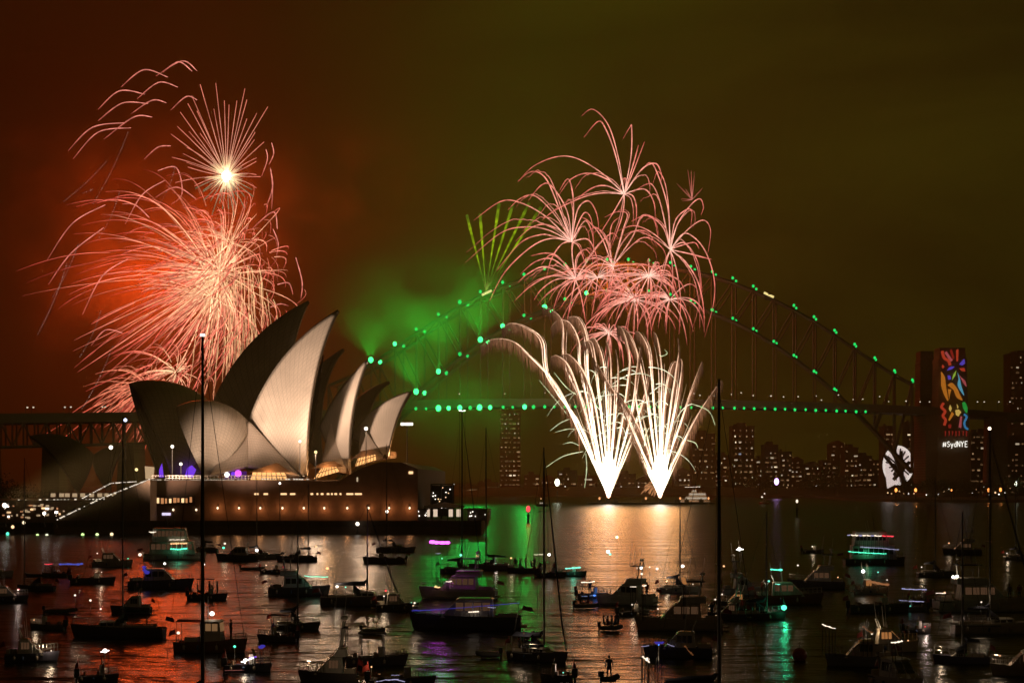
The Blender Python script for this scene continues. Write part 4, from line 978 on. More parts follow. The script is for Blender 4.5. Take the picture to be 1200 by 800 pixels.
for k in range(5):
    z = a.z + (b_.z - a.z) * k / 4; mb.box(a.x, b_.x, -.1, .1, z - .15, z + .1); mb.box(a.x, b_.x, 4.9, 5.1, z - .15, z + .1)
    mb.tube([(a.x, 0, z), (0, 0, min(z + 2, b_.z))], .08, 4)
mb.build("scaffold", M_POLE, t)
mb = MB(); mb.box(a.x + .2, b_.x - .2, .3, 4.6, a.z, b_.z - .4); mb.build("dark_screen", mat("black_cloth", (.02, .02, .02), .9, var=.2), t)
for i in range(16):
    mb = MB(); p = (rnd.uniform(a.x + .5, b_.x - .5), -.3, rnd.uniform(a.z + 1.5, b_.z - .5)); mb.ball(p, rnd.uniform(.12, .24)); mb.build("lamp_bulb", rnd.choice((W1, M_WARMWIN)), t)
for i, (x0, x1, y0) in enumerate(((548, 570, 592), (487, 500, 596))):
    t = thing("quay_kiosk", ("row of small dark kiosks with spotty lights at the quay tip", "small dark kiosk with lit counter left of the marquee")[i], "kiosk", at((x0 + x1) / 2, 606, YP + 4))
    w = (x1 - x0) * .115; mb = MB(); mb.box(-w, w, 0, 6, -.8, 2.0); mb.build("wall", mat("dark_timber", (.06, .04, .03), .8), t)
    mb = MB(); mb.box(-w - .3, w + .3, -.5, 6.2, 2.0, 2.3); mb.build("roof", M_POLE, t)
    for k in range(6): mb = MB(); mb.ball((rnd.uniform(-w, w), -.4, rnd.uniform(.3, 1.9)), rnd.uniform(.1, .22)); mb.build("lamp_bulb", W1, t)
# ---- trees: dark clumps on the foreshore and by the pylons
def tree(label, px, Y, zb, h, w, seed, grp):
    r = random.Random(seed); b = at(px, 560, Y); t = thing("foreshore_tree", label, "tree", (b.x, Y, zb), 0, grp)
    mb = MB(); mb.tube([(0, 0, 0), (.1, 0, h * .25), (-.1, .1, h * .5)], [h * .04, h * .03, h * .02], 7)
    for k in range(6):
        a = r.uniform(0, 6.28); mb.tube([(0, 0, h * r.uniform(.25, .4)), (math.cos(a) * w * .3, math.sin(a) * w * .3, h * r.uniform(.55, .8))], [h * .02, h * .006], 5)
    mb.build("trunk", mat("tree_bark", (.06, .045, .03), .9), t)
    lv = MB()
    for k in range(34):
        a = r.uniform(0, 6.28); q = math.sqrt(r.random()) * w * .42; cz = h * (.42 + .5 * r.random() * (1 - (q / (w * .5)) ** 2)); cc = Vector((math.cos(a) * q, math.sin(a) * q, cz)); rr = w * r.uniform(.08, .16)
        for _ in range(46):
            d = sphere_dir(r) * rr * r.random() ** .4; p = cc + d; u = sphere_dir(r) * w * .022; v = sphere_dir(r) * w * .022
            lv.add([p, p + u, p + u + v, p + v], [(0, 1, 2, 3)])
    lv.build("crown", mat("dark_leaves", (.035, .055, .02), .8, scale=.6), t)
for i, (px, Y, h, w, lab) in enumerate(((-4, 560, 15, 17, "large dark tree at the far left edge behind the concourse"), (24, 590, 12, 13, "dark tree behind the concourse, below the approach truss"), (52, 610, 10, 12, "low dark tree left of the dim restaurant shells"), (1098, 1212, 15, 24, "dark tree at the stone pylon's left foot"), (1118, 1208, 13, 26, "broad dark tree at the foot of the artwork pylon"), (1142, 1222, 11, 22, "low dark tree right of the artwork pylon's foot"), (1066, 1215, 12, 22, "dark tree between the lit wheel and the pylon"), (1190, 1230, 14, 30, "dark tree at the far right shore edge"), (890, 1490, 16, 30, "dark waterfront tree left of the violet light on the far shore"), (960, 1470, 15, 34, "dark waterfront tree right of the violet light on the far shore"), (980, 1440, 20, 30, "tall dark shore tree left of the lit wheel"))):
    tree(lab, px, Y, 2.5 if Y < 700 else 2.0, h, w, i, "dark waterfront trees")
# ground under the pylon
land("pylon_point", [(232, 1200), (262, 1185), (330, 1180), (480, 1190), (620, 1200), (620, 1420), (220, 1420), (215, 1260)], 2.6, "dark point of land below the pylons", 12)
# ---- white lit wheel behind dark beams at the pylon's left
t = thing("ferris_wheel", "large white lit wheel crossed by dark beams left of the stone pylon", "ferris wheel", at(1052, 578, 1320))
c = at(1052.5, 545, 1320) - t.location; rr = 16.5 * 1320 / F
mb = MB(); mb.tube([c + Vector((math.cos(a) * rr, 0, math.sin(a) * rr * 1.3)) for a in [i * math.pi / 16 for i in range(33)]], 1.0, 6); mb.build("wheel_rim", glow("wheel_rim_light", (1, .86, .78), 1.0), t)
mb = MB(); n = 28; mb.prism([c + Vector((math.cos(2 * math.pi * i / n) * rr * .95, 1.0, math.sin(2 * math.pi * i / n) * rr * 1.25)) for i in range(n)], (0, .6, 0)); mb.build("lit_disc", glow("wheel_disc_light", (1, .80, .74), .85), t)
mb = MB()
for k in range(8):
    a = k * math.pi / 8 + .2; d = Vector((math.cos(a) * rr, 0, math.sin(a) * rr * 1.3)); mb.tube([c - d, c + d], .55, 4)
mb.build("spoke", M_DARK, t)
for (x0, y0, x1, y1) in ((1036, 533, 1065, 570), (1044, 522, 1058, 560), (1047, 562, 1066, 541), (1056, 528, 1058, 575)):
    mb = MB(); mb.tube([at(x0, y0, 1316) - t.location, at(x1, y1, 1316) - t.location], 1.3, 5); mb.build("dark_beam", M_DARK, t)
mb = MB(); mb.prism([at(x, y, 1319) - t.location for x, y in ((1037, 548), (1041, 546), (1052, 566), (1040, 572))], (0, .8, 0)); mb.build("lit_panel", glow("wheel_disc_light", (1, .80, .74), .85), t)
mb = MB(); mb.tube([c, (c.x - 8, 3, -6)], .8, 5); mb.tube([c, (c.x + 8, 3, -6)], .8, 5); mb.build("support_leg", M_DARK, t)
# ---- city across the harbour
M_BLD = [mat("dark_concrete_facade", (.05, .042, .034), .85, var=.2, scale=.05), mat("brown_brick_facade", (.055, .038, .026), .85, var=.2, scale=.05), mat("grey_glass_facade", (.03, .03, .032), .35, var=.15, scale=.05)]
WINM = [glow("city_window_warm", (1, .62, .30), .42), glow("city_window_pale", (1, .80, .54), .55), glow("city_window_dim", (1, .52, .22), .17), glow("city_window_bright", (1, .80, .50), 1.4), glow("city_window_cool", (.75, .85, 1), .40), glow("city_window_faint", (1, .55, .25), .09)]
rc = random.Random(21)
def ground_y(Y): return 2.0
def building(label, x0, x1, ytop, Y, nwin, dens=(4.0, 4.4), ww=1.5, wh=1.6, mats=None, roof='flat', cat="apartment building", name="apartment_tower", grp=None, wts=(4, 3, 6, 1.2, .15, 8), dep=22):
    a = at(x0, 0, Y); b = at(x1, 0, Y); zt = CAMZ + (HOR - ytop) * Y / F; zb = 1.5
    t = thing(name, label, cat, ((a.x + b.x) / 2, Y, zb), 0, grp); w = (b.x - a.x) / 2; h = zt - zb
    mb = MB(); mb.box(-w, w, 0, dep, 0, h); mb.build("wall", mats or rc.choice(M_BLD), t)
    mb = MB()
    if roof == 'flat':
        mb.box(-w - .25, w + .25, -.25, dep + .25, h, h + .9)
        if w > 5: mb.box(-w * .4, w * .3, 4, dep - 4, h + .9, h + 3.4)
    else: mb.prism([(-w - .5, -.5, h), (w + .5, -.5, h), (0, -.5, h + w * .55)], (0, dep + 1, 0))
    if roof == 'flat' and rc.random() < .6: mb.tube([(w * .2, 8, h + .9), (w * .2, 8, h + rc.uniform(5, 9))], .12, 4); mb.box(-w * .8, -w * .5, 6, 10, h + .9, h + rc.uniform(1.8, 3))
    mb.build("roof", M_BLD[0] if roof == 'flat' else mat("dark_roof_tile", (.09, .05, .04), .8), t)
    nx = max(1, int(2 * w / dens[0])); nz = max(1, int((h - 2) / dens[1])); cells = [(i, k) for i in range(nx) for k in range(nz)]
    rowk = [rc.choice((.3, .6, 1, 1, 2.2)) for _ in range(nz)]; colk = [rc.choice((.4, 1, 1, 1.6)) for _ in range(nx)]
    cells.sort(key=lambda c: rc.random() ** (1 / (rowk[c[1]] * colk[c[0]])), reverse=True)
    for (i, k) in cells[:min(nwin, 95)]:
        cx = -w + (i + .5 + rc.uniform(-.22, .22)) * 2 * w / nx; cz = 1.5 + (k + .5) * (h - 2) / nz; q = ww * rc.choice((.35, .5, .7, 1, 1.5, 2.0)) / 2 * .9; q = min(q, w / nx * .8)
        mb = MB(); mb.box(cx - q, cx + q, -.15, -.02, cz - wh * rc.uniform(.22, .45), cz + wh * .42); mb.build("window", rc.choices(WINM, wts)[0], t)
    return t
TW = "city buildings across the harbour"
building("tall slim tower block with many lit windows left of the fountains", 585.5, 610, 482, 1640, 80, (3.1, 3.9), 1.5, 1.5, grp=TW, wts=(3, 2, 6, 1, 0, 7))
building("tall dark apartment tower right of the fountains with lit top row", 811, 838, 509, 1540, 30, grp=TW)
t_ = building("tall apartment tower with two window columns, right of the launch fountains' tower", 858, 884, 500, 1560, 46, grp=TW, wts=(6, 6, 5, 1, 1, 5))
building("high tower with bright windows cut by the right picture edge", 1184, 1215, 415, 1560, 60, (3.2, 4.0), grp=TW, wts=(6, 5, 4, 2, 0, 4))
building("office slab with rows of lit windows just right of the artwork pylon", 1138, 1170, 508, 1330, 42, (3, 3.6), 2.0, 1.4, grp=TW, wts=(3, 3, 6, 1, .4, 8))
building("broad office block behind the right hand yacht's mast", 1172, 1212, 516, 1345, 36, (3, 3.6), 2.0, 1.4, grp=TW, wts=(3, 3, 6, 1, .4, 8))
SPEC = [(614, 632, 557, "low block with pale windows right of the slim tower"), (560, 584, 566, "low dark block left of the slim tower"), (498, 520, 569, "small dark block behind the quay marquee"), (540, 560, 571, "low block behind the quay tip"), (634, 652, 561, "squat block with scattered lights left of the bright white lamp"), (654, 676, 552, "mid height block behind the left fountain's foot"), (678, 700, 558, "low block directly behind the left fountain"), (720, 745, 556, "block seen between the two fountains"), (746, 768, 562, "low block left of the right fountain's foot"), (790, 810, 553, "block right of the right fountain's foot"), (838, 857, 534, "narrow mid height block between two tall towers"), (886, 900, 538, "block right of the two column tower"), (896, 912, 522, "stepped block with a lit crown row"), (914, 928, 530, "dark block with a big amber window"), (926, 942, 539, "pale lit block by the shore trees"), (944, 962, 545, "white lit low block with bright facade"), (964, 974, 540, "narrow dark block in the middle of the right shore"), (974, 990, 520, "taller hillside block with two lit rows"), (990, 1006, 525, "hillside block with bright corner windows"), (1006, 1022, 535, "low block with lit ground floor left of the wheel"), (1022, 1036, 540, "small block just left of the lit wheel"), (1036, 1050, 500, "dim tall block behind the lit wheel"), (1064, 1076, 495, "dim narrow tower behind the wheel's right side"), (1078, 1096, 540, "dim block behind the pylons' feet")]
for i, (x0, x1, yt, lab) in enumerate(SPEC):
    Y = 1590 + rc.uniform(-40, 60) + (i % 3) * 35 - max(0, x0 - 880) * .45
    building(lab, x0, x1, yt, Y, int((572 - yt) * (x1 - x0) / 46) + 4, (3.2, 3.6), 1.8, 1.5, roof=rc.choice(('flat', 'flat', 'gable')), cat="building", name="apartment_block", grp=TW)
# ------------------------------------------------------------------ boats at anchor
def paint(name, c, rough=.35): return mat(name, c, rough, 0, .12, .8)
HULLS = {'white': paint("white_gelcoat", (.62, .58, .52)), 'cream': paint("cream_gelcoat", (.5, .42, .32)), 'navy': paint("navy_hull_paint", (.09, .09, .13)), 'black': paint("black_hull_paint", (.10, .085, .08)), 'red': paint("red_hull_paint", (.30, .04, .03)), 'grey': paint("grey_hull_paint", (.2, .2, .2)), 'green': paint("green_hull_paint", (.03, .09, .06)), 'wood': paint("varnished_timber", (.16, .07, .03)), 'blue': paint("blue_hull_paint", (.05, .10, .22))}
M_DECK = mat("teak_deck", (.20, .12, .07), .7, var=.25, scale=2); M_WGLASS = mat("dark_boat_glass", (.02, .022, .025), .06, var=0, spec=.8)
M_ALU = mat("mast_aluminium", (.16, .15, .14), .4, .7, var=0); M_CANV = mat("navy_sail_cover", (.03, .035, .06), .85, var=.15); M_CANV2 = mat("green_sail_cover", (.03, .07, .04), .85, var=.15)
M_RUB = mat("grey_rubber", (.10, .10, .10), .8, var=.1); M_STEELR = mat("polished_rail", (.5, .48, .45), .25, .9, var=0)
BOATS = {}
rb_ = random.Random(77)
def hull_mb(L, B, H, sheer=.28, rake=.08, tr=.8, ns=14, full=.36):
    mb = MB(); rows = []
    for i in range(ns + 1):
        s = i / ns; x = -L / 2 + L * s
        b = B / 2 * (tr + (1 - tr) * min(1, s / full)) if s < full else B / 2 * max(.012, 1 - ((s - full) / (1 - full)) ** 2.3)
        z = H * (.94 + sheer * s * s); up = rake * L * max(0, (s - .7) / .3) ** 2
        rows.append([(x - up * .9, 0, -.35), (x - up * .7, -b * .55, -.25), (x - up * .45, -b * .84, H * .18), (x - up * .1, -b * .97, z * .72), (x, -b, z), (x, -b * .90, z), (x, -b * .90, z - .14), (x, b * .90, z - .14), (x, b * .90, z), (x, b, z), (x - up * .1, b * .97, z * .72), (x - up * .45, b * .84, H * .18), (x - up * .7, b * .55, -.25)])
    m = len(rows[0]); vs = [p for r in rows for p in r]; fs = []
    for i in range(ns):
        for j in range(m): fs.append((i * m + j, (i + 1) * m + j, (i + 1) * m + (j + 1) % m, i * m + (j + 1) % m))
    fs.append(tuple(range(m))); fs.append(tuple(range(ns * m, ns * m + m))[::-1])
    mb.add(vs, fs); return mb
def box_cabin(x0, x1, w0, w1, z0, z1, fx=.5, bx=.1):
    mb = MB(); n = 5
    mb.frustum((x0, x1, -w0, w0), (x0 + bx, x1 - fx, -w1, w1), z0, z1 - .08)
    mb.frustum((x0 + bx - .1, x1 - fx + .15, -w1 - .08, w1 + .08), (x0 + bx + .1, x1 - fx - .1, -w1 + .15, w1 - .15), z1 - .08, z1 + .05); return mb
def cabin_windows(t, x0, x1, w0, w1, z0, z1, n, fx, m, bx=.1, front=True, name="cabin_window"):
    h = z1 - z0
    for sd in (-1, 1):
        for i in range(n):
            k0, k1 = .38, .80
            xa = x0 + bx * .6 + .18 + (x1 - fx * .75 - x0 - bx - .3) * (i + .08) / n; xb = x0 + bx * .6 + .18 + (x1 - fx * .75 - x0 - bx - .3) * (i + .9) / n
            def P(x, k): return (x, sd * (w0 + (w1 - w0) * k + .015), z0 + h * k)
            mb = MB(); mb.prism([P(xa, k0), P(xb, k0), P(xb, k1), P(xa, k1)], (0, -sd * .03, 0)); mb.build(name, m, t)
    if front:
        for i in range(2):
            y0, y1 = ((-.9, -.06), (.06, .9))[i]
            def Q(y, k): return (x1 - fx * k + .02, y * (w0 + (w1 - w0) * k) * .92, z0 + h * k)
            mb = MB(); mb.prism([Q(y0, .35), Q(y1, .35), Q(y1, .86), Q(y0, .86)], (-.03, 0, 0)); mb.build("windscreen", m, t)
def railing(t, L, B, z, x0, x1, h=.62, full=.36):
    mb = MB()
    def hb(x):
        s = (x + L / 2) / L; return B / 2 * .93 * (1 if s < full else max(.04, 1 - ((s - full) / (1 - full)) ** 2.3))
    def zz(x): s = (x + L / 2) / L; return z * (.94 + .28 * s * s)
    n = 7
    for sd in (-1, 1):
        xs = [x0 + (x1 - x0) * i / n for i in range(n + 1)]
        for x in xs: mb.tube([(x, sd * hb(x), zz(x)), (x, sd * hb(x), zz(x) + h)], .018, 4)
        mb.tube([(x, sd * hb(x), zz(x) + h) for x in xs], .02, 4); mb.tube([(x, sd * hb(x), zz(x) + h * .5) for x in xs], .012, 4)
    mb.build("railing", M_STEELR, t)
def boat(key, kind, label, xl, xr, yb, yaw=0, hull='white', cat=None, B=None, H=None, mast=None, lamps=(), strips=(), win=None, fly=False, cover=None, name=None, cabin=None, group="boats anchored in the harbour", tall=1.0, awning=False):
    names = {'yacht': ('sailing_yacht', 'sailing yacht'), 'cruiser': ('motor_cruiser', 'motor boat'), 'dinghy': ('inflatable_dinghy', 'dinghy'), 'trawler': ('fishing_boat', 'fishing boat'), 'ferry': ('harbour_ferry', 'ferry'), 'launch': ('open_launch', 'motor boat')}
    Y = depth_of(yb); W = (xr - xl) * Y / F; c, s = abs(math.cos(R(yaw))), abs(math.sin(R(yaw)))
    br = {'yacht': .30, 'cruiser': .33, 'dinghy': .42, 'trawler': .34, 'ferry': .26, 'launch': .33}[kind]
    L = W / (c + br * s); B = B or L * br; Y += B * .5 * c + L * .5 * s * .6
    H = H or {'yacht': .10 * L + .15, 'cruiser': .10 * L + .3, 'dinghy': .42, 'trawler': .11 * L + .25, 'ferry': .07 * L + .4, 'launch': .10 * L + .2}[kind]
    p = at((xl + xr) / 2, 560, Y)
    t = thing(name or names[kind][0], label, cat or names[kind][1], (p.x, Y, 0), R(yaw), group)
    hm = HULLS[hull]; wm = win or M_WGLASS; top = H
    Minv = (Matrix.Translation((p.x, Y, 0)) @ Matrix.Rotation(R(yaw), 4, 'Z')).inverted()
    dz_ = H * .98 - .14
    if kind == 'dinghy':
        mb = MB(); r = .20; path = [(-L / 2, -B / 2 + r, .25)] + [(-L / 2 + L * .62 * i / 4, -B / 2 + r, .25) for i in range(1, 5)]
        path += [(L / 2 - r - L * .3 * (1 - math.sin(a)), (-B / 2 + r) * math.cos(a), .25 + .16 * math.sin(a)) for a in [math.pi * k / 16 for k in range(1, 8)]]
        path += [(L / 2 - r, 0, .42)] + [(q[0], -q[1], q[2]) for q in path[::-1]]
        mb.tube(path, [r * (.75 if i in (0, len(path) - 1) else 1) for i in range(len(path))], 8); mb.build("hull_tube", M_RUB if hull != 'white' else HULLS['grey'], t, True)
        mb = MB(); mb.box(-L / 2 + .15, L * .25, -B / 2 + r, B / 2 - r, .05, .16); mb.build("floor", M_DECK, t)
        mb = MB(); mb.box(-.1, .18, -B / 2 + r, B / 2 - r, .33, .38); mb.build("seat", M_DECK, t)
        mb = MB(); mb.box(-L / 2 - .25, -L / 2 + .05, -.15, .15, .42, .85); mb.tube([(-L / 2 - .1, 0, .45), (-L / 2 - .15, 0, -.4)], .07, 6); mb.tube([(-L / 2 + .05, 0, .72), (-L / 2 + .5, .1, .74)], .03, 5); mb.build("outboard_motor", M_DARK, t)
        dz_ = .18
    else:
        hull_mb(L, B, H, .34 if kind == 'trawler' else .26, .07 if kind != 'ferry' else .03, .86 if kind != 'yacht' else .66).build("hull", hm, t, False)
        mb = MB(); mb.tube([(-L / 2 + L * .5 * i / 10, -B / 2 * (.86 if kind != 'yacht' else .66 + .34 * min(1, i / 7.2)) * 1.0 - .02, H * .80) for i in range(0, 11)], .05, 5); mb.build("rubbing_strake", M_RUB, t)
    if kind == 'yacht':
        ca, cb = -L * .08, L * .24; cw = B * .30; ch = .09 * L * .55 + .2
        box_cabin(ca, cb, cw, cw * .82, dz_, dz_ + ch, .7, .05).build("coachroof", HULLS['white'] if hull != 'wood' else HULLS['wood'], t)
        cabin_windows(t, ca, cb, cw, cw * .82, dz_, dz_ + ch, 3, .7, wm, .05, False, "port_light")
        mb = MB(); mb.box(-L * .40, -L * .09, -cw, -cw * .8, dz_, dz_ + .35); mb.box(-L * .40, -L * .09, cw * .8, cw, dz_, dz_ + .35); mb.build("cockpit_coaming", HULLS['cream'], t)
        mb = MB(); mb.tube([(-L * .32, .32 * math.cos(a), dz_ + .75 + .32 * math.sin(a)) for a in [k * math.pi / 6 for k in range(13)]], .025, 5); mb.tube([(-L * .30, 0, dz_), (-L * .32, 0, dz_ + .75)], .05, 5); mb.build("steering_wheel", M_STEELR, t)
        mb = MB(); K = 6
        for k in range(K):
            a, b_ = math.pi * k / K, math.pi * (k + 1) / K
            def D(an, x, z): return (x, math.cos(an) * cw * .95, dz_ + ch * .8 + math.sin(an) * z)
            mb.add([D(a, ca - .1, 1.0), D(b_, ca - .1, 1.0), D(b_, ca + .7, .35), D(a, ca + .7, .35)], [(0, 1, 2, 3)])
        mb.build("spray_hood", cover or M_CANV, t)
        railing(t, L, B, H, -L * .46, L * .47)
        mx_ = L * .09; mh = (mast or L * 1.25)
        if mast and isinstance(mast, tuple):
            mxp, myp = mast; q = Minv @ at(mxp, myp, Y); mx_ = max(-L * .3, min(L * .3, q.x)); mh = q.z
        mb = MB(); mb.tube([(mx_, 0, dz_ + ch * .3), (mx_, 0, mh * .5), (mx_, 0, mh)], [.085 * tall, .08 * tall, .055 * tall], 8); m_ = mb.build("mast", M_ALU, t)
        mb = MB()
        for f_ in (.45, .7): mb.tube([(mx_ - .05, -.10 * mh * .45, mh * f_), (mx_, 0, mh * f_ + .02), (mx_ - .05, .10 * mh * .45, mh * f_)], .03, 5)
        mb.build("spreader", M_ALU, m_)
        mb = MB(); mb.tube([(mx_, 0, mh * .97), (L * .49, 0, H * 1.22)], .018, 4); mb.tube([(mx_, 0, mh), (-L * .48, 0, H)], .015, 4)
        for sd in (-1, 1): mb.tube([(mx_, 0, mh * .95), (mx_ - .05, sd * .10 * mh * .45, mh * .45), (mx_ - .1, sd * B * .46, H)], .014, 4)
        mb.build("rigging", M_DARK, t)
        bz = dz_ + ch + .75; mb = MB(); mb.tube([(mx_, 0, bz), (-L * .34, 0, bz + .05)], .06, 6); mb.build("boom", M_ALU, t)
        mb = MB(); mb.tube([(mx_ - .1, 0, bz + .55), (mx_ - .4, 0, bz + .25), (-L * .1, 0, bz + .24), (-L * .33, 0, bz + .14)], [.10, .22, .20, .10], 8); mb.build("sail_cover", cover or M_CANV, t, True)
        if key in ('y23', 'y39', 'y16', 'y18'): mb = MB(); mb.tube([(L * .47, 0, H * 1.35), (L * .40, 0, H * 1.35 + mh * .12), (mx_ + .15, 0, mh * .92)], [.05, .075, .03], 6); mb.build("furled_headsail", cover or M_CANV, t, True)
        top = dz_ + ch
        if awning:
            mb = MB(); mb.prism([(-L * .40, -B * .34, bz + .1), (-L * .40, 0, bz + .42), (-L * .40, B * .34, bz + .1), (-L * .40, 0, bz + .36)], (L * .32, 0, 0)); mb.build("awning", cover or M_CANV, t)
            for xx in (-L * .40, -L * .09):
                for sd in (-1, 1): mb = MB(); mb.tube([(xx, sd * B * .33, dz_), (xx, sd * B * .33, bz + .12)], .025, 5); mb.build("awning_post", M_STEELR, t)
    elif kind == 'cruiser':
        ca, cb = -L * .26, L * .22; cw = B * .40; ch = (cabin or (.085 * L + .9))
        box_cabin(ca, cb, cw, cw * .84, dz_, dz_ + ch, ch * .95, .15).build("cabin", HULLS['white'] if hull in ('white', 'navy', 'blue', 'black') else HULLS['cream'], t)
        cabin_windows(t, ca, cb, cw, cw * .84, dz_, dz_ + ch, 4 if L > 9 else 3, ch * .95, wm, .15)
        top = dz_ + ch
        if fly:
            fz = top; box_cabin(ca - L * .05, cb - ch * 1.1, cw * .86, cw * .9, fz, fz + .62, .35, .0).build("flybridge", HULLS['white'], t)
            for xx in (ca + .1, cb - ch * 1.8):
                for sd in (-1, 1): mb = MB(); mb.tube([(xx, sd * cw * .75, fz + .5), (xx, sd * cw * .75, fz + 2.0)], .035, 5); mb.build("canopy_post", M_STEELR, t)
            mb = MB(); mb.box(ca - .3, cb - ch * 1.6, -cw * .85, cw * .85, fz + 2.0, fz + 2.1); mb.build("bimini_top", M_CANV, t)
            mb = MB(); mb.tube([(ca + .2, -cw * .8, fz + .5), (ca - .1, -cw * .6, fz + 2.5), (ca - .1, cw * .6, fz + 2.5), (ca + .2, cw * .8, fz + .5)], .07, 6); mb.ball((ca - .1, 0, fz + 2.75), .28, 1, 1, .6); mb.tube([(ca - .1, .4, fz + 2.5), (ca - .3, .4, fz + 4.3)], .015, 4); mb.build("radar_arch", HULLS['white'], t)
            top = fz + 2.1
        else:
            mb = MB(); mb.tube([(ca + .3, -cw * .7, top), (ca, -cw * .6, top + .8), (ca, cw * .6, top + .8), (ca + .3, cw * .7, top)], .05, 6); mb.tube([(ca, 0, top + .8), (ca - .2, 0, top + 2.2)], .015, 4); mb.build("radar_arch", HULLS['white'], t)
        railing(t, L, B, H, L * .02, L * .47)
        mb = MB(); mb.box(-L * .5 - .55, -L * .5, -B * .36, B * .36, .28, .36); mb.build("swim_platform", M_DECK, t)
        mb = MB(); mb.box(-L * .47, -L * .42, -B * .34, B * .34, dz_, dz_ + .45); mb.box(-L * .47, -L * .30, B * .30, B * .40, dz_, dz_ + .45); mb.build("cockpit_bench", HULLS['cream'], t)
    elif kind == 'trawler':
        ca, cb = -L * .10, L * .16; cw = B * .30; ch = 1.9
        box_cabin(ca, cb, cw, cw * .94, dz_, dz_ + ch, .15, .05).build("wheelhouse", HULLS['cream'], t)
        cabin_windows(t, ca, cb, cw, cw * .94, dz_ + .5, dz_ + ch, 2, .15, wm, .05)
        top = dz_ + ch; mb = MB(); mb.tube([(ca + .3, 0, top), (ca + .3, 0, top + 2.0)], .05, 6); mb.tube([(ca + .3, -.6, top + 1.2), (ca + .3, .6, top + 1.2)], .03, 5); mb.build("mast", M_ALU, t)
        mb = MB(); mb.prism([(-L * .47, -B * .36, dz_ + 1.75), (-L * .47, 0, dz_ + 1.95), (-L * .47, B * .36, dz_ + 1.75), (-L * .47, 0, dz_ + 1.89)], (L * .36, 0, 0)); mb.build("awning", HULLS['red'], t)
        for xx in (-L * .46, -L * .12):
            for sd in (-1, 1): mb = MB(); mb.tube([(xx, sd * B * .35, dz_), (xx, sd * B * .35, dz_ + 1.76)], .03, 5); mb.build("awning_post", M_STEELR, t)
        mb = MB(); mb.box(-L * .36, -L * .18, -.5, .5, dz_, dz_ + .5); mb.build("engine_box", HULLS['cream'], t)
        railing(t, L, B, H, L * .18, L * .48, .5)
    elif kind == 'ferry':
        z = dz_; wds = ((-L * .40, L * .34, B * .42), (-L * .36, L * .22, B * .36), (-L * .05, L * .12, B * .22))
        for k, (x0, x1, cw) in enumerate(wds[:(3 if (cabin or 2) > 2 else 2)]):
            ch = 2.3 if k < 2 else 1.7
            box_cabin(x0, x1, cw, cw * .96, z, z + ch, .5, .2).build("deckhouse", HULLS['white'], t)
            cabin_windows(t, x0, x1, cw, cw * .96, z, z + ch, 8 if k < 2 else 3, .5, wm, .2); z += ch
        top = z; mb = MB(); mb.tube([(0, 0, z), (-.3, 0, z + 2.6)], .06, 6); mb.tube([(-.2, -.8, z + 1.6), (-.2, .8, z + 1.6)], .03, 4); mb.build("mast", M_ALU, t)
        railing(t, L, B, H, L * .30, L * .47)
    elif kind == 'launch':
        mb = MB(); mb.box(-L * .38, -L * .33, -B * .36, B * .36, dz_, dz_ + .4); mb.box(-L * .05, 0, -B * .40, B * .40, dz_, dz_ + .4); mb.build("thwart", M_DECK, t)
        mb = MB(); mb.box(L * .02, L * .12, -.35, .35, dz_, dz_ + .9); mb.build("console", HULLS['white'], t)
        mb = MB(); mb.prism([(L * .13, -.42, dz_ + .8), (L * .13, .42, dz_ + .8), (L * .07, .36, dz_ + 1.3), (L * .07, -.36, dz_ + 1.3)], (-.03, 0, 0)); mb.build("windscreen", wm, t)
        mb = MB(); mb.box(-L / 2 - .35, -L / 2 + .05, -.2, .2, H * .6, H + .45); mb.tube([(-L / 2 - .15, 0, H * .6), (-L / 2 - .2, 0, -.4)], .09, 6); mb.build("outboard_motor", M_DARK, t)
        top = dz_ + 1.3
        if cabin:
            for xx in (-L * .25, L * .10):
                for sd in (-1, 1): mb = MB(); mb.tube([(xx, sd * B * .38, dz_), (xx, sd * B * .36, dz_ + 1.9)], .03, 5); mb.build("canopy_post", M_STEELR, t)
            mb = MB(); mb.box(-L * .30, L * .14, -B * .42, B * .42, dz_ + 1.9, dz_ + 1.98); mb.build("canopy", cover or M_CANV, t); top = dz_ + 2
        railing(t, L, B, H, L * .15, L * .47, .4)
    if kind != 'dinghy':
        for k in range(3):
            x = -L * .36 + L * .24 * k + rb_.uniform(-.2, .2); yb_ = -B / 2 * (.86 if kind != 'yacht' else .8) - .13
            mb = MB(); mb.tube([(x, yb_, H * .25), (x, yb_, H * .32), (x, yb_, H * .62), (x, yb_, H * .70)], [.05, .11, .11, .05], 7); mb.tube([(x, yb_, H * .7), (x, yb_ + .15, H)], .012, 4); mb.build("fender", HULLS['cream'] if k != 1 else HULLS['blue'], t, True)
        mb = MB(); mb.tube([(-L * .48, 0, H * .9), (-L * .53, 0, H + 1.1)], .018, 4); mb.add([(-L * .52, 0, H + .95), (-L * .60, .1, H + .75), (-L * .61, .04, H + .35), (-L * .508, 0, H + .55)], [(0, 1, 2, 3)]); mb.build("ensign_staff", HULLS['red'], t)
        if kind in ('cruiser', 'trawler', 'ferry'):
            mb = MB()
            for sd in (-1, 1): mb.tube([(-L * .1, sd * B * .25, top - .1), (-L * .14, sd * B * .27, top + rb_.uniform(1.4, 2.6))], .014, 4)
            mb.build("aerial", HULLS['white'], t)
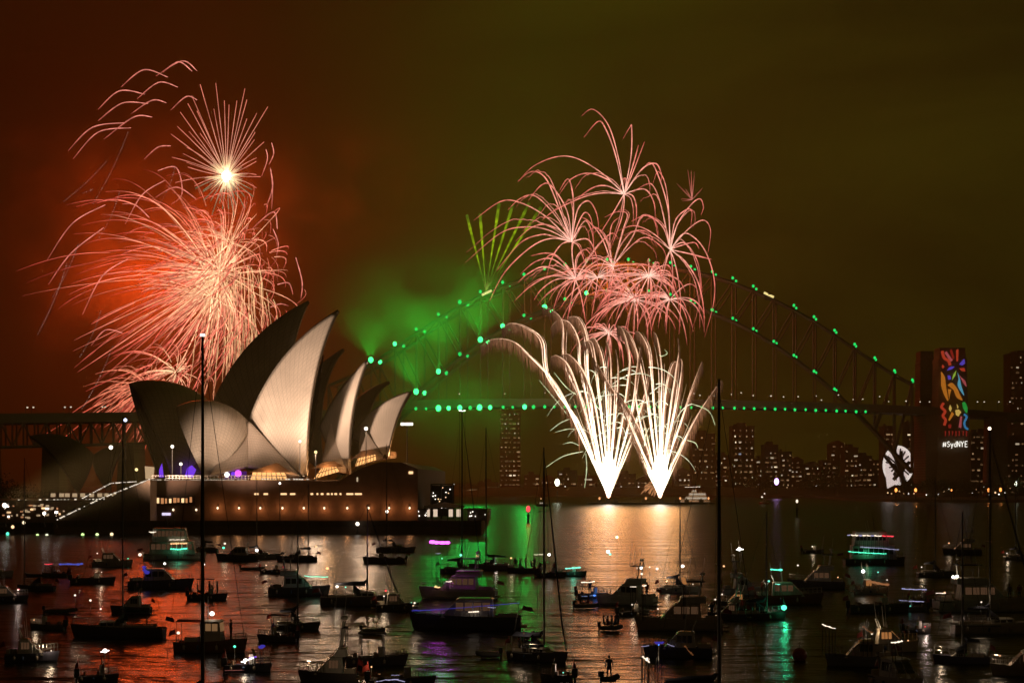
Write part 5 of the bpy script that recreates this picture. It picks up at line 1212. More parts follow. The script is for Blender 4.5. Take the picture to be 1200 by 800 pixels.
    # lamps, each on a stalk of its own
    for (px, py, r, m, *pw) in lamps:
        q = Minv @ at(px, py, Y); q.x = max(-L * .47, min(L * .45, q.x)); q.y = max(-B * .35, min(B * .35, q.y))
        q.z = max(q.z, dz_ + .3)
        mb = MB(); mb.tube([(q.x, q.y, dz_ - .05), (q.x, q.y, q.z)], .022, 5); l = mb.build("lamp_stalk", M_STEELR, t)
        mb = MB(); mb.ball(q, r, 1, 1, .9, 8, 6); mb.build("lamp_bulb", m, l)
        if not pw and (px, py) == tuple(lamps[0][:2]) and Y < 420: lamp("boat_lamp_light", q + Vector((0, -.45, .35)), (1, .72, .45) if m not in (CYL, GLt, RDL, LAV) else (.8, .6, .5), 34, .12, t)
        if pw: lamp("boat_lamp_light", q + Vector((0, -.4, .3)), pw[0][0], pw[0][1] * .22, .15, t)
    for (xa, ya, xb, yb2, th, m, *pw) in strips:  # lit strips, some standing in for blurred trails of moving boat lamps
        a = Minv @ at(xa, ya, Y - B * .5 * c - .05); b = Minv @ at(xb, yb2, Y - B * .5 * c - .05)
        n = max(3, min(40, int((b - a).length / max(th * 1.5, .05)))); w_ = th * .16; ph = rb_.random() * 6
        pts = [a.lerp(b, i / n) + Vector((0, 0, w_ * math.sin(ph + i * 1.1) - w_ * 1.5 * math.sin(math.pi * i / n))) for i in range(n + 1)]
        mb = MB(); mb.tube(pts, th * .30, 5)
        for q in pts: mb.ball(q + Vector((rb_.uniform(-.3, .3) * th, 0, 0)), th * rb_.uniform(.45, .85), 1.35, .7, .7, 6, 4)
        o = tag(mb.build("light_strip_or_trail", m, t), kind="stuff")
        mb = MB()
        for k in (0, n // 2, n): mb.tube([pts[k] - Vector((0, 0, th)), (pts[k].x, pts[k].y * .8, min(dz_, pts[k].z - th))], .025, 4)
        mb.build("strip_bracket", M_DARK, t)
        if pw: lamp("strip_light", a.lerp(b, .5) + Minv.to_3x3() @ Vector((0, -.6, .2)), pw[0][0], pw[0][1] * .16, .4, t)
    BOATS[key] = (t, L, B, dz_, Y, top)
    return t
WL = glow("boat_white_light", (1, .95, .88), 4.5); WL2 = glow("boat_soft_light", (1, .82, .62), 1.6); OL = glow("boat_orange_light", (1, .50, .22), 1.8); GLt = glow("boat_green_light", (.10, 1, .55), 2.2)
BL = glow("boat_blue_light", (.10, .28, 1), 1.7); DBL = glow("boat_deep_blue_light", (.10, .08, .8), .42); MG = glow("boat_magenta_light", (.95, .08, 1), 5.0); VI = glow("boat_violet_light", (.30, .12, 1), 1.0); RDL = glow("boat_red_light", (1, .06, .08), 1.6)
CYL = glow("boat_cyan_light", (.25, 1, .72), 1.3); LAV = glow("boat_lavender_light", (.62, .58, .9), .75); CABW = glow("lit_cabin_window", (1, .52, .22), .18); CABD = glow("faint_cabin_window", (1, .5, .25), .06); CABO = glow("orange_cabin_window", (1, .40, .12), .35)
# --- left
boat('y1', 'yacht', "dark hulled sailing yacht with bumpy canvas covers, its tall mast left of the podium lamps", 80, 195, 748, 176, 'black', mast=(144, 488), lamps=((88, 697, .10, WL2), (106, 703, .11, WL2), (118, 713, .09, WL2), (158, 714, .08, WL2)), strips=(), cover=M_CANV2, awning=False)
boat('tr', 'trawler', "small fishing boat with lit wheelhouse and red awning, a man standing on its foredeck", 203, 293, 765, -8, 'wood', lamps=((248.5, 718.5, .20, WL, ((1, .8, .6), 60)), (209, 741, .14, WL2)), win=CABW)
boat('m3', 'launch', "dark open motor launch with several passengers behind the fishing boat's mast", 220, 268, 703, -6, 'black', lamps=((238.5, 661, .17, WL),), cabin=1)
boat('c4', 'cruiser', "dark motor cruiser with a violet lit saloon left of the passenger launch", 150, 228, 690, 4, 'navy', lamps=((164, 649.5, .24, WL2), (193, 660, .16, WL)), strips=((168, 664, 173, 671, .45, DBL), (203, 672, 222, 671.5, .07, glow("boat_dull_pink_light", (.8, .25, .2), .3))))
boat('d5', 'launch', "dark open boat near the lower left edge with a bright white lamp", 92, 140, 799, 8, 'black', lamps=((123, 762, .16, WL),), strips=((119, 763.5, 127, 761.5, .10, WL),))
boat('m6', 'launch', "small dark launch with white and violet deck lights beside the fishing boat's bow", 264, 320, 787, -5, 'navy', lamps=((288, 774, .20, WL), (294, 788, .16, VI), (275, 757, .10, GLt)), strips=((284, 775, 296, 770, .12, WL), (293, 770, 299, 769, .10, VI), (264, 785, 285, 784.5, .05, glow("boat_dull_pink_light", (.8, .25, .2), .3)), (304, 757, 308, 757, .2, DBL)))
boat('c7', 'cruiser', "white motor cruiser cut by the left picture edge", -22, 16, 676, 4, 'white', fly=False, win=CABD)
boat('y8', 'yacht', "sailing yacht with a bare dark mast near the left picture edge", 18, 66, 692, 172, 'navy', mast=(19.5, 536), lamps=())
boat('s9', 'launch', "low speedboat with a blue underwater light streak on the left water", 48, 80, 676, 175, 'black', strips=((71, 660.5, 95, 660, .30, glow("boat_dim_blue_light", (.12, .16, .8), .55)), (53, 660.5, 61, 660.5, .14, RDL)))
boat('p10', 'launch', "flat dark work launch with a tall thin pole behind the sailing yacht's bow", 84, 136, 684, 2, 'black', lamps=((119, 670, .07, WL2),))
boat('d10', 'dinghy', "small dark dinghy lying just ahead of the left yacht's bow", 52, 92, 719, 4, 'grey')
boat('d11', 'cruiser', "low unlit cruiser right behind the black yacht's stern", 128, 178, 719, 175, 'black')
boat('f12', 'ferry', "party ferry with stacked rows of white, orange and green lights before the stairs", 168, 242, 656, 3, 'white', win=CABD, lamps=(), strips=((199, 632, 216, 631.8, .12, WL2), (201, 636.5, 218, 636, .26, OL), (201, 643, 218, 642.5, .24, GLt, ((.1, 1, .5), 140)), (175, 623, 182, 622.8, .2, WL2)))
boat('c13', 'cruiser', "dark cabin cruiser with one green and one white lamp below the pale roofs", 252, 303, 657, 176, 'navy', lamps=((263.5, 636.5, .2, WL2), (262, 641.5, .22, GLt)))
boat('y14', 'yacht', "small yacht with folded dark sails and a bright white anchor lamp", 284, 330, 655, 4, 'grey', mast=(301, 560), lamps=((301, 644.5, .30, WL),))
boat('y15', 'yacht', "yacht with a sail draped over its boom next to the white anchor lamp", 322, 372, 658, 174, 'navy', mast=(369, 566), lamps=((390, 640, .15, OL),))
boat('c15', 'cruiser', "dark houseboat cruiser with a pale green light strip along its side", 314, 388, 698, 4, 'black', fly=True, lamps=((389, 665.5, .22, OL),), strips=((357, 674.5, 383, 675.5, .17, CYL, ((.2, 1, .65), 60)),))
boat('y16', 'yacht', "dark yacht with boom tent and small white lamps left of the magenta lit boats", 375, 470, 710, 3, 'black', mast=(430.5, 590), lamps=((395, 687, .14, WL), (405, 687.5, .10, CYL), (452, 691.5, .13, RDL)), cover=M_CANV)
boat('l17', 'launch', "covered dark launch low on the water between the ketch and the quay", 424, 476, 660, 176, 'black', cabin=1)
boat('y17', 'yacht', "small yacht with a very thin mast beside the quay's white lamp", 440, 488, 647, 6, 'grey', mast=(453, 520), group="boats anchored in the harbour")
# --- centre left: the magenta pair
boat('c18', 'cruiser', "flybridge cruiser topped by a blazing magenta lamp", 488, 584, 702, 172, 'white', fly=True, win=CABD, lamps=((540, 650, .17, CYL), (559, 651, .16, OL), (518, 654, .10, LAV), (511, 687, .17, OL)), strips=((506, 635, 524, 635, .42, MG, ((.9, .08, 1), 900)), (523, 681, 529, 680.5, .12, WL2), (510, 687.5, 515, 687.5, .12, OL), (511, 648, 516, 648, .07, LAV)))
boat('y18', 'yacht', "yacht behind the magenta cruiser with a mast light bar beneath the bridge deck", 515, 566, 672, 5, 'navy', mast=(541.5, 479), strips=((538.5, 481, 545, 481, .14, WL),), tall=1.5)
boat('y19', 'yacht', "yacht with a dark unlit mast between the magenta lamp and the red beacon", 548, 602, 668, 176, 'black', mast=(569.5, 501), tall=1.4, lamps=((581, 671, .1, CYL),))
boat('c20', 'cruiser', "long sleek motor yacht with a deep blue light line along its hull", 478, 612, 739, 178, 'navy', win=CABD, lamps=((483, 706, .10, WL2), (577, 712, .09, VI)), strips=((483, 715, 516, 713.5, .10, DBL), (516, 713.5, 608, 706, .07, DBL), (550, 716.5, 560, 716, .12, WL2), (572, 711, 580, 711.5, .06, LAV)))
boat('d21', 'dinghy', "tiny unlit dinghy on dark water left of the long blue lined motor yacht", 424, 452, 743, 3, 'grey')
boat('l22', 'launch', "unlit black launch with its bow to the right near the lower middle", 404, 480, 780, 8, 'black', cabin=1)
boat('l23', 'launch', "black launch cut by the bottom edge with a pale curved rail light", 432, 512, 806, 4, 'black', strips=((441, 798, 452, 796, .05, LAV), (452, 796, 466, 795.5, .07, LAV), (466, 796, 474, 798, .05, LAV), (459, 790.5, 468, 790.5, .03, LAV)), lamps=((409, 781, .06, OL),))
boat('d24', 'dinghy', "dark dinghy astern of the people's sailing yacht", 556, 586, 771, 176, 'grey')
# --- centre
boat('y23', 'yacht', "sailing yacht with people under its boom tent, mast rising in front of the fountains", 590, 673, 776, -38, 'black', mast=(641, 524), awning=True, lamps=((612, 738, .02, OL),))
boat('l24', 'launch', "launch crowded with silhouettes leftmost in the row before the fountains", 593, 632, 671, 175, 'black', lamps=((599, 653.5, .15, OL), (625.5, 657.5, .15, OL)))
boat('l25', 'launch', "dark launch with a white light strip in the row before the fountains", 628, 664, 676, 3, 'black', lamps=((643.5, 649.5, .22, WL, ((1, .85, .7), 60)),), strips=((626, 649.5, 638, 649, .10, WL2),))
boat('s26', 'launch', "speedboat glowing cyan green at the right end of the launch row", 652, 688, 675, 2, 'black', strips=((664, 665.5, 679, 664.5, .28, CYL, ((.15, 1, .6), 220)),))
boat('c25', 'cruiser', "white flybridge cruiser with lit bridge, the most conspicuous motor boat in the middle", 694, 772, 709, 158, 'white', fly=True, win=M_WGLASS, lamps=((723, 629, .17, glow("boat_pale_lime_light", (.8, 1, .65), 2.5)), (712.5, 646, .2, WL), (715, 649, .16, CYL), (751.5, 665, .18, WL), (762, 664, .09, WL2)), strips=((682, 682, 696, 681, .15, WL2),), tall=1)
boat('s27', 'launch', "tender with a bright blue underwater strip at the white cruiser's stern", 676, 714, 701, 4, 'black', strips=((697, 697, 712, 696.3, .22, BL, ((.1, .3, 1), 160)), (680, 698.5, 697, 697, .10, glow("boat_grey_blue_light", (.4, .5, .8), .35))))
boat('d26', 'dinghy', "dark dinghy with two sitting people below the blue lit tender", 673, 703, 713, 3, 'grey')
boat('d27', 'dinghy', "inflatable dinghy carrying five people on the orange water", 703, 731, 739, 2, 'black')
boat('c28', 'cruiser', "broad dark houseboat with strings of small lights right of the white flybridge cruiser", 742, 848, 739, 176, 'cream', fly=True, win=CABD, lamps=((752, 672, .12, WL2), (770, 666, .14, WL2), (800, 663, .15, WL), (771, 713, .08, WL2)), strips=((739, 687, 745, 687, .06, WL2), (753, 686, 756, 685.5, .1, WL2), (801, 678, 803, 683, .2, CABO)))
boat('d29', 'dinghy', "inflatable dinghy with one upright person at the bottom edge", 703, 729, 800, 28, 'black')
boat('y30', 'yacht', "large black foreground yacht with cluttered cockpit and tall dark mast right of the fountains", 752, 900, 842, 6, 'black', mast=(843, 444), tall=1.4, lamps=((757, 772, .13, WL2), (772, 755, .05, BL)), strips=((753, 769, 761, 775, .09, WL2), (768, 752, 776, 752, .10, DBL), (752, 757, 760, 756, .03, LAV)))
boat('c31', 'cruiser', "dark runabout with blue cockpit glow in front of the broad houseboat", 752, 836, 771, 174, 'navy', strips=((769, 753, 775, 753, .16, DBL), (782, 754, 790, 757, .04, LAV), (803, 757, 812, 767, .10, glow("boat_dim_orange_light", (.8, .3, .1), .16))))
boat('y31', 'yacht', "foreground yacht hidden below the edge, its tall dark mast crossing the opera house", 186, 300, 846, 4, 'black', mast=(237.5, 394), tall=1.35, lamps=())
_t = BOATS['y31'][0]
p_ = Matrix.Translation(_t.location).inverted() @ at(237.5, 393, BOATS['y31'][4]); mb = MB(); mb.box(p_.x - .13, p_.x + .13, p_.y - .1, p_.y + .1, p_.z - .04, p_.z + .09); mb.build("masthead_light", WL, _t)
# --- right
boat('c32', 'cruiser', "pale two deck cruiser with a single white mast lamp right of the houseboat", 846, 902, 697, 5, 'white', fly=True, lamps=((866.5, 643, .24, WL), (845, 663, .13, OL)), strips=((863, 643.5, 870, 643.5, .12, WL),))
boat('c33', 'cruiser', "classic wooden cruiser with a green cabin lamp and lit stern", 884, 966, 708, -4, 'wood', lamps=((901, 680.5, .13, CYL),), strips=((904, 667, 914, 667, .22, GLt, ((.1, 1, .5), 160)), (909, 684, 914, 684, .1, CYL)), win=CABD)
boat('y34', 'yacht', "dark yacht showing one bright green starboard lamp", 862, 922, 726, 2, 'black', mast=(898.5, 600), lamps=((920, 711.5, .30, GLt, ((.05, 1, .4), 300)),))
boat('f35', 'ferry', "dark ferry with a dotted white and red light trail above green and white trails", 988, 1062, 662, 4, 'black', lamps=(), win=M_WGLASS, strips=tuple((993.5 + 4.6 * k, 626.5 + .12 * k, 996 + 4.6 * k, 626.6 + .12 * k, .17, (WL2 if k % 3 else LAV) if k < 9 else RDL) for k in range(12)) + ((1009, 640.5, 1030, 641.7, .11, LAV), (1030, 641.7, 1053, 643.8, .11, LAV), (995, 646, 1038, 648.5, .14, GLt, ((.08, 1, .4), 120))))  # moving ferry's blurred lamp trails given solid form as strips
boat('c36', 'cruiser', "small cabin boat with an orange lit wheelhouse and white lamp below the dotted ferry", 1001, 1042, 696, 4, 'white', win=CABO, lamps=((1011.5, 669, .24, WL), (1029, 670, .1, CYL), (1040, 679, .08, WL2)), strips=((1019, 681, 1040, 684, .35, glow("boat_side_glow", (.9, .36, .14), .35)),))  # orange light on the cabin side put in as a glowing strip
boat('l37', 'launch', "open launch with two wavering lavender light trails right of the orange lit cabin boat", 1052, 1086, 716, 176, 'grey', strips=((1058, 689.5, 1085, 690.3, .11, LAV), (1054, 703, 1082, 704.5, .09, LAV), (1060, 710, 1066, 709.5, .14, CYL)))
boat('c38', 'cruiser', "large cruiser with twin white stern lamps at the right, behind the right hand yacht", 1094, 1212, 717, 4, 'white', fly=True, win=CABD, lamps=((1117, 675.5, .17, WL), (1121.5, 675.2, .2, WL), (1107, 694, .12, OL)), strips=((1097, 694.5, 1108, 694.5, .10, WL2),))
boat('y39', 'yacht', "white sailing yacht at the right with a lamp on top of its tall dark mast", 1114, 1222, 743, 4, 'white', mast=(1160, 503), tall=1.2, lamps=((1150, 705, .08, WL2),), win=M_WGLASS)
_t = BOATS['y39'][0]; _Y = BOATS['y39'][4]
p_ = Matrix.Translation(_t.location).inverted() @ at(1159.5, 502, _Y); mb = MB(); mb.ball(p_, .16); mb.build("masthead_light", glow("masthead_warm_light", (1, .80, .58), 4), _t)
boat('c40', 'cruiser', "unlit grey cruiser with a white streak lamp left of the nearest windscreen boat", 966, 1046, 781, 175, 'grey', strips=((964, 731, 972, 734, .09, WL2), (972, 734, 979, 736, .07, WL2), (1012, 734, 1022, 741, .12, glow("boat_dim_orange_light", (.8, .3, .1), .16))))
boat('c41', 'cruiser', "nearest motor boat at the bottom right with a pale windscreen and lit lamp bar", 1022, 1088, 812, -72, 'white', strips=((1045, 752, 1057, 751, .13, WL2),), lamps=())
boat('l43', 'launch', "long black moored launch without lights below the orange lit cabin boat", 994, 1068, 718, 3, 'black')
boat('l44', 'launch', "dark low launch at the right edge of the dotted ferry's row", 1066, 1094, 707, 4, 'black', cabin=1)
boat('d45', 'dinghy', "dark dinghy lying between the ketch and the pale green lit houseboat", 282, 312, 668, 4, 'grey')
boat('l46', 'launch', "black launch half out of the frame at the bottom left of the black foreground yacht", 700, 760, 812, 178, 'black') if False else None
# --- more of the crowded anchorage
def lp(x, y, r=.10, m=None): return (x, y, r, m or WL2)
boat('n1', 'cruiser', "cream cabin cruiser with two small lit windows tucked behind the grey cruiser's bow", 1010, 1078, 764, 4, 'cream', win=CABO, lamps=(lp(1022, 742), lp(1064, 750, .07, OL)))
boat('n2', 'yacht', "low dark yacht lying stern on at the lower right under the right hand yacht", 1092, 1160, 778, 170, 'navy', mast=(1128, 600), lamps=(lp(1103, 764, .06),))
boat('n3', 'cruiser', "half cut white cruiser at the lower right edge", 1160, 1230, 792, 176, 'white', win=CABD, lamps=(lp(1172, 768, .07, OL),))
boat('n4', 'launch', "little open boat with a red lamp between the right hand yacht and the grey cruiser", 1058, 1092, 742, 5, 'black', lamps=(lp(1084, 734, .07, RDL),))
boat('n5', 'cruiser', "dark cruiser with a warm window row right behind the green lamp yacht", 922, 990, 690, 176, 'black', fly=True, win=CABD, lamps=(lp(935, 662, .12), lp(982, 676, .09, OL)))
boat('n6', 'yacht', "grey yacht with a slim mast between the dotted ferry and the far right cruiser", 1074, 1124, 676, 5, 'grey', mast=(1096, 560), lamps=(lp(1080, 664, .1),))
boat('n7', 'launch', "tiny far launch with a white lamp left of the dotted ferry", 940, 966, 648, 2, 'black', lamps=(lp(952, 640, .15, WL2),))
boat('n8', 'cruiser', "distant dark cruiser right of the dotted ferry near the far right mast", 1104, 1150, 650, 176, 'navy', fly=True, win=CABD, lamps=(lp(1112, 636, .14, OL),))
boat('n9', 'yacht', "small distant yacht at the right edge below the amber pile lights", 1176, 1216, 656, 4, 'white', mast=(1190, 575), lamps=(lp(1180, 648, .12),))
boat('n10', 'cruiser', "stern of a dark cruiser overlapping the broad houseboat's right side", 828, 876, 727, 172, 'navy', fly=True, win=CABD, lamps=(lp(838, 702, .1), lp(862, 712, .07, OL)))
boat('n11', 'launch', "small launch nosing out from behind the broad houseboat's bow", 724, 762, 722, 5, 'black', lamps=(lp(741, 708, .09),))
boat('n12', 'yacht', "white yacht with a bare mast behind the orange water's inflatable", 772, 822, 694, 4, 'white', mast=(797, 585), lamps=(lp(781, 681, .1, OL), lp(812, 684, .08)))
boat('n13', 'cruiser', "dark cruiser nosing past the blue lined motor yacht's bow", 440, 492, 716, 6, 'black', win=CABD, lamps=(lp(450, 698, .09), lp(482, 707, .06, CYL)))
boat('n14', 'yacht', "black yacht lying between the houseboat cruiser and the fishing boat", 318, 376, 738, 5, 'black', mast=(349, 610), lamps=(lp(326, 728, .06),))
boat('n15', 'launch', "low dark launch ahead of the fishing boat's bow", 300, 348, 752, 174, 'black', cabin=1)
boat('n16', 'cruiser', "dim cruiser with a faint red lamp at the left edge below the white one", -14, 34, 706, 5, 'navy', win=CABD, lamps=(lp(22, 690, .09, RDL),))
boat('n17', 'launch', "small launch with a warm stern lamp left of the black yacht's bow", 34, 76, 738, 176, 'black', lamps=(lp(40, 726, .07, OL),))
boat('n18', 'cruiser', "dark cruiser with pale cabin roof between the party ferry and the pole launch", 108, 156, 664, 4, 'white', win=CABD, lamps=(lp(114, 648, .12), lp(150, 654, .1, GLt)))
boat('n19', 'yacht', "small far yacht left of the dark cabin cruiser near the sea wall", 218, 256, 647, 176, 'grey', mast=(236, 560), lamps=(lp(222, 640, .12, OL),))
boat('n20', 'launch', "dark launch with two dim lamps right of the dark cabin cruiser", 306, 338, 672, 4, 'black', lamps=(lp(312, 662, .09), lp(332, 664, .07, RDL)))
boat('n21', 'cruiser', "unlit motor boat drifting below the black yacht at the lower left", 6, 70, 776, 5, 'navy', win=CABD, lamps=(lp(60, 762, .05),))
boat('n22', 'cruiser', "dark cruiser at the bottom edge left of the pale rail light", 348, 420, 800, 176, 'black', fly=True, win=CABD, lamps=(lp(362, 776, .06, OL),))
boat('n23', 'launch', "small open launch with a cyan lamp under the near yacht's bow", 632, 672, 798, 172, 'black', lamps=(lp(660, 788, .05, CYL),))
boat('n24', 'cruiser', "dark cruiser whose lit stern peeps from behind the green lamp yacht", 838, 884, 713, 176, 'black', win=CABO, lamps=(lp(846, 696, .1),))
# far boats: ferry, red workboat, cruise boat
boat('f47', 'ferry', "white lit two deck ferry on the far side of the harbour right of the fountains", 797, 832, 589, 178, 'white', win=glow("far_ferry_window", (1, .85, .65), .55), cabin=3, strips=((797, 586.8, 831, 586.8, .35, glow("far_orange_strip", (1, .45, .2), .5)), (803, 570.5, 820, 570, .3, WL2)))
boat('t48', 'trawler', "red workboat with thin crane lines on the far water below the violet lamp", 889, 903, 590.5, 176, 'red', lamps=((893, 582, .5, WL2), (896, 578, .4, WL2)))
boat('c49', 'cruiser', "far motor cruiser with a lit deck at the left end of the barge", 628, 643, 593, 4, 'white', win=glow("far_ferry_window", (1, .85, .65), .55), lamps=((634, 584, .3, OL),))
# ------------------------------------------------------------------ the fountain barge, beacons and buoys
t = thing("launch_barge", "long low dark barge carrying the two white fountains", "barge", at(760, 560, YF + 2))
a = at(688, 560, YF).x - t.location.x; b_ = at(837, 560, YF).x - t.location.x
t.location.z = 0
mb = MB(); mb.prism([(a, -9, .9), (a + 3, -9, -.6), (b_ - 3, -9, -.6), (b_, -9, .9)], (0, 18, 0)); mb.build("hull", M_DARK, t)
mb = MB()
for i in range(24):
    x = a + 2 + (b_ - a - 4) * i / 23; mb.tube([(x, -8.6, .9), (x, -8.6, 2.0)], .05, 4)
mb.tube([(a + 2, -8.6, 2.0), (b_ - 2, -8.6, 2.0)], .06, 4); mb.build("guard_rail", M_POLE, t)
for i, x in enumerate((702, 712.5, 722, 755, 775, 793, 805, 822)):
    q = at(x, 560, YF).x - t.location.x; mb = MB(); mb.box(q - 1.2, q + 1.2, -2, 2, .92, 2.4); mb.tube([(q, 0, 2.4), (q, 0, 3.2)], .35, 8); mb.build("mortar_rack", M_LAMPBOX, t)
for x in (796, 829, 702, 756):
    q = at(x, 560, YF).x - t.location.x; mb = MB(); mb.tube([(q, -8.2, .9), (q, -8.2, 3.0)], .06, 4); l = mb.build("lamp_stalk", M_POLE, t); mb = MB(); mb.ball((q, -8.2, 3.2), .55, 1, 1, 1.4); mb.build("lamp_bulb", glow("barge_amber_light", (1, .42, .15), 1.6), l)
def beacon(px, ytop, ybase, label, m, r, name="channel_beacon", pw=None):
    Y = depth_of(ybase); h = at(px, ytop, Y).z; t = thing(name, label, "beacon", (at(px, 0, Y).x, Y, 0))
    mb = MB(); mb.tube([(0, 0, -1), (0, 0, h * .55)], .35, 8); mb.tube([(0, 0, h * .5), (0, 0, h - .5)], .14, 6); mb.box(-.6, .6, -.6, .6, h * .5, h * .56); mb.build("pile", M_DARK, t)
    mb = MB(); mb.ball((0, 0, h), r, 1, 1, 1.5); mb.build("lantern", m, t)
    if pw: lamp("beacon_light", (0, -1, h + .6), pw[0], pw[1], .3, t)
beacon(619, 596, 612, "harbour beacon with a glowing red lantern left of the near mast", RDL, .75, pw=((1, .05, .03), 150))
beacon(934, 587, 606, "harbour beacon with a small white lantern on the right water", WL2, .45)
beacon(653, 565, 588, "tall pole light blazing white green on the far shore left of the fountains", glow("far_white_lamp", (.95, 1, .75), 6), 1.5, "shore_beacon", ((.9, 1, .7), 1200))
beacon(910, 564, 583.5, "far shore lamp glowing violet behind the red workboat", glow("far_violet_lamp", (.75, .4, 1), 5), 1.7, "shore_beacon", ((.6, .3, 1), 1200))
for i, (px, py) in enumerate(((1050, 574), (1073, 574), (1115, 574), (1158.5, 574), (1172.5, 573.5))):
    beacon(px, py, 588.5, "amber pile light by the pylons, %s of five from the lit wheel" % ORD[i], glow("amber_pile_light", (1, .32, .07), 3.2), .8 if i != 2 else .45, "pile_light", ((1, .35, .08), 350) if i != 2 else None)
beacon(1190.5, 567, 587, "greenish white lamp on the shore at the far right", glow("far_white_lamp", (.95, 1, .75), 6), 1.1, "shore_beacon", ((.9, 1, .7), 600))
Y = depth_of(773); t = thing("mooring_buoy", "round dark mooring buoy on the water left of the grey cruiser", "buoy", (at(937, 0, Y).x, Y, 0))
mb = MB(); mb.ball((0, 0, .42), .60, 1, 1, .95, 16, 10); mb.build("float", HULLS['red'], t, True); mb = MB(); mb.tube([(0, 0, .95), (0, 0, 1.25)], .05, 6); mb.tube([(math.cos(k * math.pi / 4) * .12, 0, 1.32 + math.sin(k * math.pi / 4) * .12) for k in range(9)], .025, 5); mb.build("ring", M_STEELR, t)
# far shore lamps: small bulbs on short posts along the waterline
rs = random.Random(9); k = 0
SEG = [(496, 1640, "left of the fountains"), (700, 1600, "behind the fountains"), (800, 1560, "between the fountains and the violet lamp"), (920, 1500, "between the violet lamp and the wheel"), (1036, 1210, "before the pylons")]
ends = [690, 790, 905, 1036, 1195]; cnt = [34, 12, 20, 24, 24]
for (x0, Y, where), x1, n in zip(SEG, ends, cnt):
    for i in range(n):
        px = x0 + (x1 - x0) * (i + rs.uniform(.1, .9)) / n; YY = Y + rs.uniform(-15, 15) + (20 if Y < 1300 else 30); h = rs.uniform(2.0, 4.4) + (rs.random() < .25) * 3
        t = thing("shore_lamp", "small shore lamp %s, %s from the %s" % (where, NTH(i + 1), "opera house side"), "street lamp", (at(px, 0, YY).x, YY, 2.0), 0, "small lamps along the far shore")
        mb = MB(); mb.tube([(0, 0, 0), (0, 0, h)], .12, 4); mb.build("lamp_post", M_POLE, t)
        mb = MB(); mb.ball((0, 0, h), rs.choice((.28, .36, .45, .6))); mb.build("lamp_head", rs.choice((W1, M_WARMWIN, glow("shore_lamp_orange", (1, .55, .25), 1.0), glow("shore_lamp_pale", (1, .9, .75), 1.4))), t)
# ------------------------------------------------------------------ people aboard
def person_mesh(pose):
    J = {'hip': (0, 0, .92), 'waist': (0, 0, 1.08), 'chest': (0, .01, 1.32), 'neck': (0, 0, 1.50), 'head': (.012, 0, 1.60), 'crown': (.0, 0, 1.72)}
    def put(**k): J.update(k)
    for sd, s in (('l', 1), ('r', -1)):
        J['sh' + sd] = (0, s * .19, 1.43); J['el' + sd] = (-.03, s * .26, 1.15); J['wr' + sd] = (.06, s * .27, .91); J['ha' + sd] = (.09, s * .27, .82)
        J['th' + sd] = (0, s * .10, .88); J['kn' + sd] = (.02, s * .12, .48); J['an' + sd] = (-.02, s * .13, .08); J['to' + sd] = (.16, s * .14, .04)
    if pose == 'raise': put(ell=(.10, .30, 1.58), wrl=(.14, .24, 1.80), hal=(.15, .22, 1.88), elr=(.16, -.26, 1.22), wrr=(.28, -.12, 1.38), har=(.32, -.08, 1.44))
    if pose == 'sit':
        d = .47
        for k_ in ('hip', 'waist', 'chest', 'neck', 'head', 'crown', 'shl', 'shr', 'ell', 'elr'): J[k_] = (J[k_][0], J[k_][1], J[k_][2] - d)
        for sd, s in (('l', 1), ('r', -1)):
            J['th' + sd] = (.03, s * .10, .42); J['kn' + sd] = (.44, s * .13, .46); J['an' + sd] = (.46, s * .13, .08); J['to' + sd] = (.62, s * .13, .04); J['wr' + sd] = (.22, s * .2, .55); J['ha' + sd] = (.31, s * .17, .54)
    rad = {'hip': .15, 'waist': .135, 'chest': .16, 'neck': .06, 'head': .095, 'crown': .07, 'sh': .07, 'el': .048, 'wr': .033, 'ha': .042, 'th': .095, 'kn': .06, 'an': .042, 'to': .035}
    names_ = list(J); E = [('hip', 'waist'), ('waist', 'chest'), ('chest', 'neck'), ('neck', 'head'), ('head', 'crown')]
    for sd in 'lr': E += [('chest', 'sh' + sd), ('sh' + sd, 'el' + sd), ('el' + sd, 'wr' + sd), ('wr' + sd, 'ha' + sd), ('hip', 'th' + sd), ('th' + sd, 'kn' + sd), ('kn' + sd, 'an' + sd), ('an' + sd, 'to' + sd)]
    me = bpy.data.meshes.new("person_skeleton"); me.from_pydata([J[n] for n in names_], [(names_.index(a), names_.index(b)) for a, b in E], [])
    o = bpy.data.objects.new("person_skeleton", me); COL.objects.link(o)
    sk = o.modifiers.new("skin", 'SKIN'); ss = o.modifiers.new("smooth", 'SUBSURF'); ss.levels = 1; ss.render_levels = 1
    if not me.skin_vertices: me.attributes.new("skin", 'FLOAT', 'POINT')
    lay = me.skin_vertices[0].data
    for i, n in enumerate(names_):
        r = rad.get(n, rad.get(n[:-1], .05)); lay[i].radius = (r, r * (1.15 if n in ('chest', 'hip') else 1)); lay[i].use_root = (n == 'hip')
    dg = bpy.context.evaluated_depsgraph_get(); dg.update()
    nm = bpy.data.meshes.new_from_object(o.evaluated_get(dg)); nm.name = "person_" + pose
    bpy.data.objects.remove(o)
    nm.polygons.foreach_set("use_smooth", [True] * len(nm.polygons))
    return nm, J
SKIN = mat("skin", (.35, .2, .13), .6, var=0); CLO = [mat("dark_jacket", (.03, .03, .04), .85, var=0), mat("red_shirt", (.25, .04, .03), .85, var=0), mat("pale_shirt", (.4, .37, .33), .85, var=0), mat("blue_shirt", (.04, .08, .2), .85, var=0)]
TRO = mat("dark_trousers", (.03, .03, .035), .9, var=0); HAIR = mat("dark_hair", (.02, .012, .008), .7, var=0)
PM = {}
